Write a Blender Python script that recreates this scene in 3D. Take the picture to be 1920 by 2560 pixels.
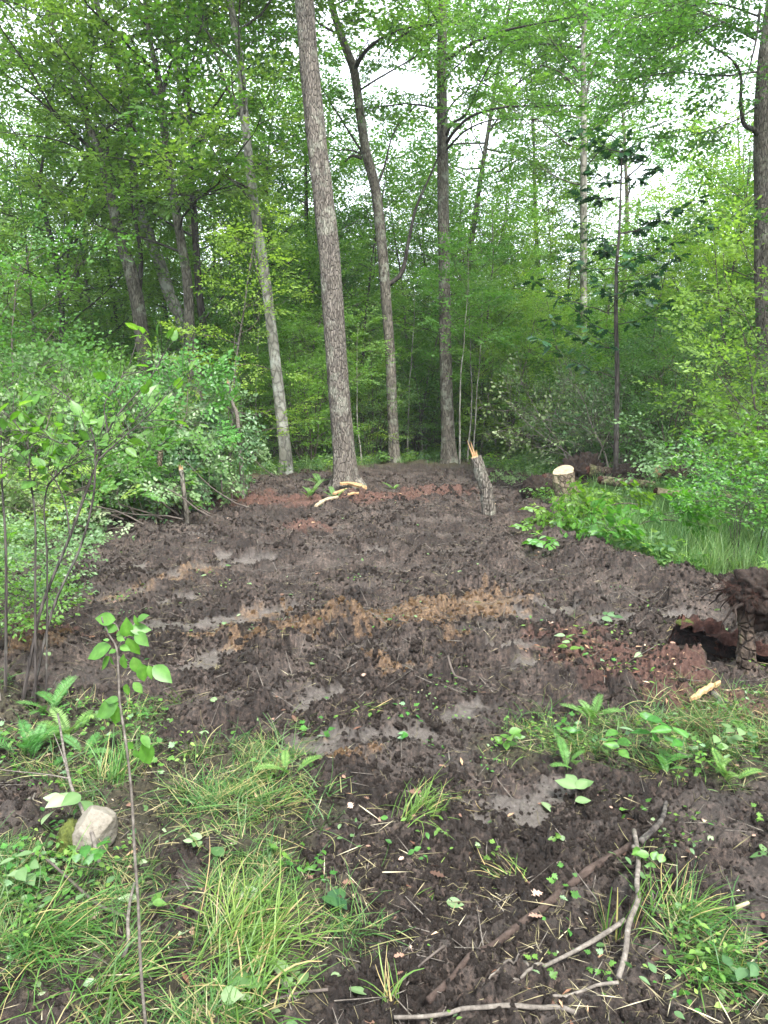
import bpy, math, random
import numpy as np
from math import radians, sin, cos, pi, tan, atan, sqrt
random.seed(7)
SC = bpy.context.scene
for _o in list(bpy.data.objects):
    bpy.data.objects.remove(_o)

# ------------------------------------------------------------------ camera, sky, sun, exposure
PITCH = radians(8.7); CAMH = 1.6; FPX = 1828.0; CX = 960.0; CY = 1280.0
cam_d = bpy.data.cameras.new('camera')
cam_d.sensor_fit = 'VERTICAL'; cam_d.sensor_height = 24.0
cam_d.lens = 24.0 * FPX / 2560.0
cam_d.clip_start = 0.05; cam_d.clip_end = 2000.0
CAM = bpy.data.objects.new('camera', cam_d)
SC.collection.objects.link(CAM)
CAM.location = (0, 0, CAMH); CAM.rotation_euler = (pi / 2 - PITCH, 0, 0)
SC.camera = CAM
SUN_EL = radians(54); SUN_AZ = radians(158)          # azimuth clockwise from +Y
W = bpy.data.worlds.new('World'); SC.world = W; W.use_nodes = True
nt = W.node_tree; nt.nodes.clear()
sky = nt.nodes.new('ShaderNodeTexSky'); sky.sky_type = 'NISHITA'; sky.sun_disc = False
sky.sun_elevation = SUN_EL; sky.sun_rotation = SUN_AZ
sky.air_density = 1.0; sky.dust_density = 3.5; sky.ozone_density = 1.0
hs = nt.nodes.new('ShaderNodeHueSaturation'); hs.inputs['Saturation'].default_value = 0.38
hs.inputs['Value'].default_value = 1.0
# a closed layer of thin cloud over the sky: pale and nearly even
tcn = nt.nodes.new('ShaderNodeTexCoord')
cn = nt.nodes.new('ShaderNodeTexNoise'); cn.inputs['Scale'].default_value = 2.2; cn.inputs['Detail'].default_value = 4
cr = nt.nodes.new('ShaderNodeMapRange'); cr.inputs[1].default_value = 0.3; cr.inputs[2].default_value = 0.7
cr.inputs[3].default_value = 9.0; cr.inputs[4].default_value = 12.5
cc = nt.nodes.new('ShaderNodeVectorMath'); cc.operation = 'SCALE'; cc.inputs[0].default_value = (0.90, 0.97, 1.08)
mx = nt.nodes.new('ShaderNodeMix'); mx.data_type = 'RGBA'; mx.inputs[0].default_value = 0.72
bg = nt.nodes.new('ShaderNodeBackground'); bg.inputs['Strength'].default_value = 0.122
wo = nt.nodes.new('ShaderNodeOutputWorld')
L = nt.links.new
L(tcn.outputs['Generated'], cn.inputs['Vector']); L(cn.outputs['Fac'], cr.inputs[0])
L(cr.outputs[0], cc.inputs['Scale'])
L(sky.outputs[0], hs.inputs['Color']); L(hs.outputs[0], mx.inputs[6]); L(cc.outputs[0], mx.inputs[7])
L(mx.outputs[2], bg.inputs[0]); L(bg.outputs[0], wo.inputs[0])
sun_d = bpy.data.lights.new('sun', 'SUN'); sun_d.energy = 3.1; sun_d.angle = radians(12); sun_d.color = (1.0, 0.975, 0.93)
SUN = bpy.data.objects.new('sun', sun_d); SC.collection.objects.link(SUN)
SUN.rotation_euler = (pi / 2 - SUN_EL, 0, -SUN_AZ + pi)
SUN.rotation_euler = (-(pi / 2 - SUN_EL), 0, -SUN_AZ)
SC.view_settings.view_transform = 'Standard'; SC.view_settings.look = 'None'
SC.view_settings.exposure = 1.83; SC.view_settings.gamma = 1.0; SC.view_settings.use_curve_mapping = False
SC.render.engine = 'CYCLES'
SC.cycles.max_bounces = 10; SC.cycles.diffuse_bounces = 5; SC.cycles.transmission_bounces = 6; SC.cycles.glossy_bounces = 2
SC.cycles.use_adaptive_sampling = True; SC.cycles.adaptive_threshold = 0.02
SC.cycles.use_denoising = True
SC.cycles.sample_clamp_indirect = 6.0

# ------------------------------------------------------------------ numbers: noise, projection
RNG = np.random.default_rng(11)
PERM = RNG.integers(0, 2 ** 31, 4096).astype(np.int64)
def _h(ix, iy, s=0):
    a = PERM[(ix.astype(np.int64) + 131 * s) & 4095]
    return PERM[(a + iy.astype(np.int64) * 57 + 17 * s) & 4095]
def vnoise(x, y, s=0):
    xi = np.floor(x); yi = np.floor(y); fx = x - xi; fy = y - yi
    fx = fx * fx * (3 - 2 * fx); fy = fy * fy * (3 - 2 * fy)
    M = 2.0 ** 31
    a = _h(xi, yi, s) / M; b = _h(xi + 1, yi, s) / M; c = _h(xi, yi + 1, s) / M; d = _h(xi + 1, yi + 1, s) / M
    return (a + (b - a) * fx) * (1 - fy) + (c + (d - c) * fx) * fy
def fbm(x, y, o=4, s=0, g=0.5):
    x = np.asarray(x, float); y = np.asarray(y, float)
    t = 0; a = 1.0; n = 0
    for i in range(o):
        t = t + a * vnoise(x * 2 ** i + 13.7 * i, y * 2 ** i - 7.3 * i, s + i); n += a; a *= g
    return t / n                                          # 0..1
def worley(x, y, s=0):
    xi = np.floor(x); yi = np.floor(y)
    f1 = np.full(x.shape, 9.0); idv = np.zeros(x.shape)
    M = 2.0 ** 31
    for dx in (-1, 0, 1):
        for dy in (-1, 0, 1):
            cx = xi + dx; cy = yi + dy
            h = _h(cx, cy, s)
            px = cx + (h & 1023) / 1024.0; py = cy + ((h >> 10) & 1023) / 1024.0
            d = (x - px) ** 2 + (y - py) ** 2
            m = d < f1
            f1 = np.where(m, d, f1); idv = np.where(m, ((h >> 20) & 1023) / 1024.0, idv)
    return np.sqrt(f1), idv
def sstep(a, b, v):
    t = np.clip((v - a) / (b - a), 0, 1); return t * t * (3 - 2 * t)
def ray(px, py):
    a = (px - CX) / FPX; b = (CY - py) / FPX
    return np.array([a, cos(PITCH) + b * sin(PITCH), -sin(PITCH) + b * cos(PITCH)])
def G(px, py, z=0.0):
    d = ray(px, py); t = (CAMH - z) / max(-d[2], 1e-4); return np.array([d[0] * t, d[1] * t, z])
def P(px, py, Y):
    d = ray(px, py); t = Y / d[1]; return np.array([d[0] * t, Y, CAMH + d[2] * t])
def polyG(pts): return [tuple(G(*p)[:2]) for p in pts]
def sd_poly(x, y, poly):
    """signed distance, negative inside"""
    n = len(poly); d = np.full(x.shape, 1e9); ins = np.zeros(x.shape, bool)
    for i in range(n):
        ax, ay = poly[i]; bx, by = poly[(i + 1) % n]
        ex, ey = bx - ax, by - ay; wx, wy = x - ax, y - ay
        t = np.clip((wx * ex + wy * ey) / (ex * ex + ey * ey + 1e-9), 0, 1)
        d = np.minimum(d, (wx - ex * t) ** 2 + (wy - ey * t) ** 2)
        c = ((ay > y) != (by > y)) & (x < (bx - ax) * (y - ay) / (by - ay + 1e-12) + ax)
        ins ^= c
    return np.where(ins, -1, 1) * np.sqrt(d)
def capsule(x, y, pts, r):
    d = np.full(x.shape, 1e9)
    for (a, b) in zip(pts[:-1], pts[1:]):
        ex, ey = b[0] - a[0], b[1] - a[1]; wx, wy = x - a[0], y - a[1]
        t = np.clip((wx * ex + wy * ey) / (ex * ex + ey * ey + 1e-9), 0, 1)
        d = np.minimum(d, np.hypot(wx - ex * t, wy - ey * t))
    return d - r

# ------------------------------------------------------------------ mesh builder
class MB:
    def __init__(s): s.v = []; s.f = {}; s.n = 0; s.r = []; s.m = []
    def add(s, v, faces, rnd=0.5, mi=0):
        v = np.asarray(v, float).reshape(-1, 3)
        for f in faces if isinstance(faces, list) else [faces]:
            f = np.asarray(f, np.int64)
            if f.size: s.f.setdefault(f.shape[1], []).append((f + s.n, mi))
        s.v.append(v); s.n += len(v)
        s.r.append(np.broadcast_to(np.asarray(rnd, float), (len(v),)) if np.ndim(rnd) == 0 else np.asarray(rnd, float))
    def build(s, name, mat, parent=None, smooth=True, link=True, loc=None):
        me = bpy.data.meshes.new(name)
        if s.n:
            V = np.concatenate(s.v).astype(np.float32)
            if loc is not None: V = V - np.asarray(loc, np.float32)
            loops = []; starts = []; tot = []; mis = []; k = 0
            for kk, fl in s.f.items():
                for f, mi in fl:
                    loops.append(f.ravel()); starts.append(k + np.arange(len(f)) * kk)
                    tot.append(np.full(len(f), kk)); mis.append(np.full(len(f), mi)); k += f.size
            loops = np.concatenate(loops).astype(np.int32); starts = np.concatenate(starts).astype(np.int32)
            me.vertices.add(len(V)); me.vertices.foreach_set('co', V.ravel())
            me.loops.add(len(loops)); me.loops.foreach_set('vertex_index', loops)
            me.polygons.add(len(starts)); me.polygons.foreach_set('loop_start', starts)
            me.polygons.foreach_set('loop_total', np.concatenate(tot).astype(np.int32))
            me.polygons.foreach_set('material_index', np.concatenate(mis).astype(np.int32))
            me.polygons.foreach_set('use_smooth', np.full(len(starts), smooth))
            at = me.attributes.new('rnd', 'FLOAT', 'POINT')
            at.data.foreach_set('value', np.concatenate(s.r).astype(np.float32))
            me.update(calc_edges=True); me.validate()
        for m_ in (mat if isinstance(mat, (list, tuple)) else [mat]): me.materials.append(m_)
        o = bpy.data.objects.new(name, me)
        if link: SC.collection.objects.link(o)
        if parent is not None: o.parent = parent
        elif loc is not None: o.location = tuple(float(c) for c in loc)
        return o
def unit(v):
    v = np.asarray(v, float); return v / (np.linalg.norm(v, axis=-1, keepdims=True) + 1e-12)
def tube(mb, pts, rad, sides=6, rnd=0.5, bark=0.0, cap=True, flare=None, seed=0, mi=0, knob=0.0):
    pts = np.asarray(pts, float); n = len(pts); rad = np.broadcast_to(np.asarray(rad, float), (n,))
    T = unit(np.gradient(pts, axis=0)); ref = np.array([0.31, 0.95, 0.05]) if abs(T[0][2]) > 0.6 else np.array([0, 0, 1.0])
    U = unit(np.cross(T, ref)); V = np.cross(T, U)
    a = np.arange(sides) * 2 * pi / sides
    R = np.repeat(rad[:, None], sides, 1)
    if bark or knob or flare is not None:
        s = np.concatenate([[0], np.cumsum(np.linalg.norm(np.diff(pts, axis=0), axis=1))])[:, None]
        A = a[None, :] + 0 * s
        if bark:
            k = sides / 2.6
            nz = fbm(A * k / (2 * pi) * 2.0 + 3 + 0.6 * np.sin(s * 3.1), s * 3.2 + 0 * A, 3, seed)
            nz2 = fbm(np.cos(A) * 1.6 + 5, np.sin(A) * 1.6 + s * 1.1, 3, seed + 5)
            R = R * (1 + bark * (nz - 0.5) * 2 + bark * 0.9 * (nz2 - 0.5))
        if knob: R = R * (1 + knob * (fbm(np.cos(A) * 1.2 + 5, np.sin(A) * 1.2 + s * 14, 3, seed + 9) - 0.45))
        if flare is not None:
            h, amt, nr = flare
            R = R * (1 + amt * np.exp(-s / h) * (0.55 + 0.45 * np.cos(A * nr + seed)))
    v = pts[:, None, :] + R[:, :, None] * (np.cos(a)[None, :, None] * U[:, None, :] + np.sin(a)[None, :, None] * V[:, None, :])
    i = np.arange(n - 1)[:, None] * sides; j = np.arange(sides)[None, :]; j2 = (j + 1) % sides
    q = np.stack([i + j, i + j2, i + sides + j2, i + sides + j], -1).reshape(-1, 4)
    vv = v.reshape(-1, 3); fs = [q]
    if cap:
        vv = np.vstack([vv, pts[:1], pts[-1:]]); c0 = n * sides; jj = np.arange(sides); j3 = (jj + 1) % sides
        fs.append(np.vstack([np.stack([np.full(sides, c0), j3, jj], 1), np.stack([np.full(sides, c0 + 1), (n - 1) * sides + jj, (n - 1) * sides + j3], 1)]))
    mb.add(vv, fs, rnd, mi)
def spline(pts, n):
    """Catmull-Rom through rows of pts (any columns), n samples"""
    p = np.asarray(pts, float)
    if len(p) == 2: return p[0] + (p[1] - p[0]) * np.linspace(0, 1, n)[:, None]
    e = np.vstack([2 * p[0] - p[1], p, 2 * p[-1] - p[-2]]); t = np.linspace(0, len(p) - 1 - 1e-6, n)
    i = t.astype(int); f = (t - i)[:, None]
    a, b, c, d = e[i], e[i + 1], e[i + 2], e[i + 3]
    return 0.5 * ((2 * b) + (-a + c) * f + (2 * a - 5 * b + 4 * c - d) * f ** 2 + (-a + 3 * b - 3 * c + d) * f ** 3)

# leaf templates: unit length along X, width along Y
def lt_ovate(w=0.3, fold=0.06, droop=0.12):
    xs = [0, .1, .26, .45, .64, .82, 1]; ws = [0, .5, .9, 1, .82, .42, 0]; v = []
    for x, k in zip(xs, ws):
        z = -droop * x * x
        if k == 0: v.append((x, 0, z))
        else: v += [(x, k * w, z + fold * k), (x, 0, z), (x, -k * w, z + fold * k)]
    e = 16; f3 = [(0, 2, 1), (0, 3, 2), (e, e - 3, e - 2), (e, e - 2, e - 1)]
    f4 = [q for k in range(1, 13, 3) for q in ((k, k + 1, k + 4, k + 3), (k + 1, k + 2, k + 5, k + 4))]
    tn = np.array([.16] + [-.04, .16, -.04] * 5 + [.1])
    return np.array(v, float), [np.array(f3), np.array(f4)], tn
def lt_rhomb(w=0.27):
    return np.array([(0, 0, 0), (.42, w, .05), (1, 0, -.06), (.42, -w, .05)], float), [np.array([(0, 1, 2), (0, 2, 3)])]
def lt_fan(outline, droop=0.1, fold=0.04):
    o = np.array(outline, float); m = len(o)
    v = [(0.45, 0, -droop * .2)] + [(x, y, -droop * x * x + fold * abs(y) * 2) for x, y in o]
    f = [(0, 1 + i, 1 + (i + 1) % m) for i in range(m)]
    return np.array(v, float), [np.array(f)]
def sym(h): return h + [(x, -y) for x, y in reversed(h) if y > 0]
OAK = lt_fan(sym([(0, 0), (.1, .04), (.2, .17), (.26, .08), (.38, .28), (.46, .1), (.6, .33), (.68, .12), (.82, .2), (.86, .07), (1, 0)]))
MAPLE = lt_fan(sym([(0, 0), (.0, .25), (.12, .2), (.3, .55), (.42, .3), (.62, .42), (.62, .17), (.85, .14), (1, 0)]))
OVATE = lt_ovate(); OVATEW = lt_ovate(.36, .05, .2); RHOMB = lt_rhomb(); RHOMBN = lt_rhomb(.16)
NARROW = lt_ovate(.055, .015, .2)
def leaves(mb, pos, d, nrm, size, tmpl, rnd=None, wid=1.0, rng=None):
    pos = np.asarray(pos, float); N = len(pos)
    if N == 0: return
    d = unit(d); y = unit(np.cross(nrm, d)); z = np.cross(d, y)
    tv, tf = tmpl[:2]; s = np.broadcast_to(np.asarray(size, float), (N,))[:, None, None]
    v = pos[:, None, :] + s * (tv[None, :, 0:1] * d[:, None, :] + wid * tv[None, :, 1:2] * y[:, None, :] + min(wid, 1) * tv[None, :, 2:3] * z[:, None, :])
    m = len(tv); off = (np.arange(N) * m)[:, None, None]
    fs = [(f[None] + off).reshape(-1, f.shape[1]) for f in tf]
    if rnd is None: rnd = (rng or RNG).random(N)
    rn = np.repeat(np.broadcast_to(rnd, (N,)), m)
    if len(tmpl) > 2: rn = np.clip(rn + np.tile(tmpl[2], N), 0, 1)
    mb.add(v.reshape(-1, 3), fs, rn)

# ------------------------------------------------------------------ materials
def newmat(name):
    m = bpy.data.materials.new(name); m.use_nodes = True; t = m.node_tree; t.nodes.clear()
    return m, t, t.nodes.new('ShaderNodeOutputMaterial')
def N(t, kind, **kw):
    n = t.nodes.new(kind)
    for k, v in kw.items():
        if k.startswith('i_'): n.inputs[k[2:].replace('_', ' ')].default_value = v
        else: setattr(n, k, v)
    return n
def ramp(t, stops, interp='LINEAR'):
    n = t.nodes.new('ShaderNodeValToRGB'); e = n.color_ramp.elements; n.color_ramp.interpolation = interp
    while len(e) < len(stops): e.new(0.5)
    for el, (p, c) in zip(e, stops): el.position = p; el.color = (*c, 1) if len(c) == 3 else c
    return n
def leaf_mat(name, stops, trans=0.5, tcol=(1.25, 1.35, 0.55), rough=0.45, spec=0.35, objvar=0.25, near=False):
    m, t, out = newmat(name)
    at = N(t, 'ShaderNodeAttribute', attribute_name='rnd')
    rp = ramp(t, stops); t.links.new(at.outputs['Fac'], rp.inputs[0])
    oi = N(t, 'ShaderNodeObjectInfo')
    mr = N(t, 'ShaderNodeMapRange'); mr.inputs[3].default_value = 1 - objvar; mr.inputs[4].default_value = 1 + objvar
    t.links.new(oi.outputs['Random'], mr.inputs[0])
    h = N(t, 'ShaderNodeHueSaturation'); t.links.new(rp.outputs[0], h.inputs['Color']); t.links.new(mr.outputs[0], h.inputs['Value'])
    mh = N(t, 'ShaderNodeMapRange'); mh.inputs[3].default_value = .53; mh.inputs[4].default_value = .48
    t.links.new(oi.outputs['Random'], mh.inputs[0]); t.links.new(mh.outputs[0], h.inputs['Hue'])
    if near:   # blotches and fine veins on leaves close to the eye
        tcn_ = N(t, 'ShaderNodeTexCoord'); nz = N(t, 'ShaderNodeTexNoise', i_Scale=55.0, i_Detail=5.0); t.links.new(tcn_.outputs['Object'], nz.inputs['Vector'])
        mz = N(t, 'ShaderNodeMapRange'); mz.inputs[1].default_value = .3; mz.inputs[2].default_value = .7; mz.inputs[3].default_value = .72; mz.inputs[4].default_value = 1.22; t.links.new(nz.outputs['Fac'], mz.inputs[0])
        h2 = N(t, 'ShaderNodeHueSaturation'); t.links.new(h.outputs[0], h2.inputs['Color']); t.links.new(mz.outputs[0], h2.inputs['Value']); h = h2
    p = N(t, 'ShaderNodeBsdfPrincipled'); p.inputs['Roughness'].default_value = rough
    p.inputs['Specular IOR Level'].default_value = spec
    t.links.new(h.outputs[0], p.inputs['Base Color'])
    tr = N(t, 'ShaderNodeBsdfTranslucent')
    vm = N(t, 'ShaderNodeVectorMath', operation='MULTIPLY'); vm.inputs[1].default_value = tcol
    t.links.new(h.outputs[0], vm.inputs[0]); t.links.new(vm.outputs[0], tr.inputs['Color'])
    mx = N(t, 'ShaderNodeMixShader'); mx.inputs[0].default_value = trans
    t.links.new(p.outputs[0], mx.inputs[1]); t.links.new(tr.outputs[0], mx.inputs[2]); t.links.new(mx.outputs[0], out.inputs[0])
    return m
def bark_mat(name, dark, light, lichen=(0.3, 0.33, 0.27), lich=0.35, sx=14, sz=2.2, bump=0.6, moss=0.0):
    m, t, out = newmat(name); K = t.links.new
    tc = N(t, 'ShaderNodeTexCoord'); mp = N(t, 'ShaderNodeMapping'); mp.inputs['Scale'].default_value = (sx, sx, sz)
    K(tc.outputs['Object'], mp.inputs[0])
    n1 = N(t, 'ShaderNodeTexNoise', i_Scale=1.0, i_Detail=7.0, i_Roughness=0.65, i_Distortion=0.7); K(mp.outputs[0], n1.inputs['Vector'])
    vo = N(t, 'ShaderNodeTexVoronoi', feature='DISTANCE_TO_EDGE', i_Scale=1.5); K(mp.outputs[0], vo.inputs['Vector'])
    r1 = ramp(t, [(0.28, dark), (0.5, tuple((a + b) / 2 for a, b in zip(dark, light))), (0.72, light)]); K(n1.outputs['Fac'], r1.inputs[0])
    ve = N(t, 'ShaderNodeMapRange'); ve.inputs[1].default_value = 0.0; ve.inputs[2].default_value = 0.16; ve.inputs[3].default_value = 0.45; K(vo.outputs[0], ve.inputs[0])
    mul = N(t, 'ShaderNodeVectorMath', operation='SCALE'); K(r1.outputs[0], mul.inputs[0]); K(ve.outputs[0], mul.inputs['Scale'])
    n2 = N(t, 'ShaderNodeTexNoise', i_Scale=3.3, i_Detail=6.0, i_Roughness=0.7); K(tc.outputs['Object'], n2.inputs['Vector'])
    r2 = ramp(t, [(0.52, (0, 0, 0)), (0.62, (lich, lich, lich))]); K(n2.outputs['Fac'], r2.inputs[0])
    mx = N(t, 'ShaderNodeMix', data_type='RGBA'); mx.inputs[7].default_value = (*lichen, 1)
    K(r2.outputs[0], mx.inputs[0]); K(mul.outputs[0], mx.inputs[6])
    p = N(t, 'ShaderNodeBsdfPrincipled', i_Roughness=0.9); p.inputs['Specular IOR Level'].default_value = 0.2
    K(mx.outputs[2], p.inputs['Base Color'])
    ad = N(t, 'ShaderNodeMath', operation='ADD'); K(n1.outputs['Fac'], ad.inputs[0]); K(ve.outputs[0], ad.inputs[1])
    b = N(t, 'ShaderNodeBump', i_Strength=bump, i_Distance=0.03); K(ad.outputs[0], b.inputs['Height']); K(b.outputs[0], p.inputs['Normal'])
    K(p.outputs[0], out.inputs[0]); return m
def noise_mat(name, stops, scale=20, detail=6, rough=0.85, bump=0.4, dist=0.01, spec=0.2, stretch=(1, 1, 1)):
    m, t, out = newmat(name); K = t.links.new
    tc = N(t, 'ShaderNodeTexCoord'); mp = N(t, 'ShaderNodeMapping'); mp.inputs['Scale'].default_value = stretch; K(tc.outputs['Object'], mp.inputs[0])
    n1 = N(t, 'ShaderNodeTexNoise', i_Scale=float(scale), i_Detail=float(detail), i_Roughness=0.65); K(mp.outputs[0], n1.inputs['Vector'])
    r1 = ramp(t, stops); K(n1.outputs['Fac'], r1.inputs[0])
    p = N(t, 'ShaderNodeBsdfPrincipled', i_Roughness=rough); p.inputs['Specular IOR Level'].default_value = spec
    K(r1.outputs[0], p.inputs['Base Color'])
    b = N(t, 'ShaderNodeBump', i_Strength=bump, i_Distance=dist); K(n1.outputs['Fac'], b.inputs['Height']); K(b.outputs[0], p.inputs['Normal'])
    K(p.outputs[0], out.inputs[0]); return m
def attr_mat(name, stops, rough=0.8, spec=0.2):
    m, t, out = newmat(name)
    at = N(t, 'ShaderNodeAttribute', attribute_name='rnd'); rp = ramp(t, stops); t.links.new(at.outputs['Fac'], rp.inputs[0])
    p = N(t, 'ShaderNodeBsdfPrincipled', i_Roughness=rough); p.inputs['Specular IOR Level'].default_value = spec
    t.links.new(rp.outputs[0], p.inputs['Base Color']); t.links.new(p.outputs[0], out.inputs[0]); return m

M = {}
M['leaf'] = leaf_mat('leaf_green', [(0, (.10, .19, .045)), (.5, (.15, .27, .06)), (1, (.21, .34, .08))], .55, (1.2, 1.3, .55))
M['leaf_bright'] = leaf_mat('leaf_bright', [(0, (.12, .22, .045)), (.5, (.175, .30, .06)), (1, (.235, .37, .08))], .58, (1.25, 1.3, .5))
M['leaf_dark'] = leaf_mat('leaf_dark', [(0, (.055, .12, .04)), (.5, (.09, .175, .055)), (1, (.13, .23, .07))], .5)
M['leaf_blue'] = leaf_mat('leaf_bluish', [(0, (.075, .15, .055)), (.5, (.12, .215, .085)), (1, (.19, .29, .14))], .48, (1.1, 1.2, .7), .38, .5)
M['leaf_pale'] = leaf_mat('leaf_pale_underside', [(0, (.06, .125, .035)), (.4, (.115, .20, .07)), (.8, (.21, .29, .14)), (1, (.36, .42, .26))], .38, (1.0, 1.1, .6), .5, .4, .12)
M['leaf_near'] = leaf_mat('leaf_near', [(0, (.06, .15, .03)), (.6, (.10, .23, .04)), (.85, (.15, .29, .06)), (1, (.25, .36, .22))], .5, (1.3, 1.4, .4), .4, .4, .05, True)
M['leaf_oak'] = leaf_mat('leaf_oak', [(0, (.014, .05, .018)), (.6, (.025, .075, .024)), (1, (.05, .12, .035))], .3, (1.2, 1.3, .6), .4, .4, .1)
M['grass'] = leaf_mat('grass_blade', [(0, (.035, .085, .022)), (.5, (.065, .14, .034)), (.85, (.11, .19, .05)), (1, (.28, .25, .12))], .4, (1.2, 1.25, .5), .45, .35, .1)
M['meadow'] = leaf_mat('meadow_grass', [(0, (.065, .14, .04)), (.5, (.12, .225, .07)), (1, (.25, .36, .15))], .4, (1.15, 1.2, .6), .5, .35, .1)
M['sedge'] = leaf_mat('sedge_blade', [(0, (.055, .12, .022)), (.5, (.095, .19, .035)), (.85, (.16, .25, .055)), (1, (.36, .28, .13))], .4, (1.2, 1.2, .4), .45, .35, .08)
M['fern'] = leaf_mat('fern_frond', [(0, (.06, .16, .03)), (.6, (.10, .23, .05)), (1, (.18, .31, .11))], .4, (1.2, 1.25, .5), .5, .3, .12)
M['bark'] = bark_mat('bark_grey_brown', (.045, .039, .032), (.21, .185, .15), (.30, .32, .25), .5, 15, 4.0, .8)
M['bark_main'] = bark_mat('bark_main', (.042, .036, .031), (.24, .208, .175), (.33, .34, .27), .4, 22, 5.5, 1.0)
M['bark_pale'] = bark_mat('bark_pale', (.12, .11, .09), (.33, .31, .265), (.42, .43, .38), .6, 5, 2.5, .3)
M['bark_dark'] = bark_mat('bark_dark', (.025, .021, .02), (.10, .085, .075), (.2, .21, .17), .25)
M['twig'] = noise_mat('twig', [(.3, (.035, .028, .024)), (.7, (.11, .09, .075))], 30)
M['twig_grey'] = noise_mat('twig_grey', [(.3, (.05, .042, .035)), (.55, (.13, .113, .095)), (.75, (.24, .215, .185))], 45, 6, .85, .6, .004)
M['wood_fresh'] = noise_mat('fresh_wood', [(.3, (.22, .125, .06)), (.7, (.46, .30, .16))], 30, 4, .7, .4, .005, .2, (6, 6, .6))
M['wood_cut'] = noise_mat('cut_wood', [(.3, (.17, .13, .085)), (.5, (.30, .24, .16)), (.7, (.42, .35, .25))], 28, 7, .8, .5, .004)
M['soil_dark'] = noise_mat('soil_dark', [(.3, (.012, .009, .0075)), (.6, (.028, .020, .016)), (.8, (.06, .040, .030))], 18, 8, .95, 1.0, .02)
M['soil_red'] = noise_mat('rotten_red_wood', [(.3, (.012, .006, .005)), (.55, (.05, .023, .017)), (.8, (.13, .065, .045))], 25, 8, .95, 1.0, .02, .2, (1, 1, 1))
M['mud'] = noise_mat('mud_coat', [(.3, (.028, .019, .015)), (.55, (.06, .042, .034)), (.8, (.11, .082, .07))], 26, 8, .9, 1.0, .02)
M['hollow_black'] = noise_mat('black_hollow', [(.3, (.006, .005, .005)), (.8, (.025, .02, .018))], 14, 6, .8, .8, .02)  # near-black colour for the inside of the hollow log
M['moss'] = noise_mat('moss', [(.3, (.025, .035, .008)), (.7, (.095, .11, .025))], 60, 5, .95, 1.0, .01)
M['log_dark'] = bark_mat('dark_log_bark', (.022, .016, .013), (.12, .088, .066), (.12, .14, .05), .5, 12, 12, 1.0)
M['rotlog'] = bark_mat('rotten_log_bark', (.04, .03, .022), (.27, .21, .15), (.20, .22, .10), .6, 10, 10, .9)

def tag(o, label=None, cat=None, group=None, kind=None):
    if label: o['label'] = label
    if cat: o['category'] = cat
    if group: o['group'] = group
    if kind: o['kind'] = kind
    return o
def empty(name, loc, label, cat, group=None, rz=0.0):
    o = bpy.data.objects.new(name, None); SC.collection.objects.link(o); o.empty_display_size = 0.2
    o.location = tuple(float(c) for c in loc); o.rotation_euler.z = rz
    return tag(o, label, cat, group)

# ------------------------------------------------------------------ ground
def Hbase(x, y):
    r = np.hypot(x, y)
    h = (fbm(x * .35 + 9, y * .35, 3, 3) - .5) * .22 + (fbm(x * 1.1, y * 1.1 + 4, 3, 4) - .5) * .10
    far = sstep(16, 60, r)
    return h * (0.55 + 0.45 * sstep(2, 8, r)) + far * (fbm(x * .03, y * .03, 3, 8) - .42) * 5.0
def Hh(x, y): return float(Hbase(np.array([x], float), np.array([y], float))[0])
def onG(px, py, dz=0.0):
    g = G(px, py)
    for _ in range(4): g = G(px, py, Hh(g[0], g[1]))
    g[2] += dz; return g

CLEAR = polyG([(-900, 1760), (-200, 1560), (60, 1390), (200, 1345), (420, 1275), (560, 1225), (700, 1200), (960, 1165), (1120, 1158), (1290, 1180), (1400, 1290), (1560, 1390), (1700, 1425), (1920, 1465), (2600, 1600), (3400, 2560), (2500, 5200), (-500, 5200), (-2400, 3000)])
GRASS_FG = [polyG(p) for p in (
    [(-400, 1720), (150, 1740), (420, 1790), (330, 1900), (560, 1850), (760, 1870), (700, 1960), (850, 2040), (760, 2120), (890, 2260), (830, 2400), (700, 2520), (560, 2760), (330, 2800), (-700, 2900)],
    [(1180, 1830), (1500, 1790), (1960, 1720), (2300, 1800), (2300, 1960), (1800, 1960), (1560, 1900), (1350, 1880), (1230, 1900)],
    [(1640, 2160), (1800, 2300), (1960, 2500), (1900, 2560), (1760, 2500), (1660, 2380)],
)]
BARE_FG = [polyG(p) for p in ([(400, 2130), (560, 2120), (540, 2240), (520, 2420), (380, 2480), (300, 2330)], [(-100, 1960), (130, 1960), (100, 2070), (-100, 2080)], [(-200, 2440), (170, 2420), (180, 2620), (-200, 2700)])]
SMEAR = [([(200, 1440), (345, 1404)], 0.062), ([(395, 1452), (480, 1432), (548, 1420)], 0.050), ([(560, 1410), (680, 1402)], 0.037), ([(215, 1512), (290, 1495), (355, 1478)], 0.050),
         ([(370, 1563), (470, 1548), (620, 1530), (770, 1508)], 0.046), ([(820, 1388), (960, 1385)], 0.050), ([(1240, 1618), (1320, 1600)], 0.062), ([(985, 1850), (1060, 1825)], 0.043),
         ([(400, 1505), (500, 1488)], 0.043), ([(1280, 1660), (1330, 1640)], 0.037), ([(1180, 1500), (1420, 1515)], 0.062), ([(560, 1385), (700, 1380)], 0.037), ([(1500, 1540), (1700, 1530)], 0.074),
         ([(430, 1690), (560, 1630)], 0.062), ([(700, 1890), (900, 1830)], 0.062), ([(1130, 1790), (1200, 1770)], 0.037), ([(1100, 1380), (1170, 1376)], 0.031), ([(1200, 2030), (1400, 1980)], 0.043),
         ([(450, 1340), (520, 1335)], 0.031), ([(1280, 1515), (1310, 1530)], 0.037), ([(770, 1750), (880, 1720)], 0.050)]
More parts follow.
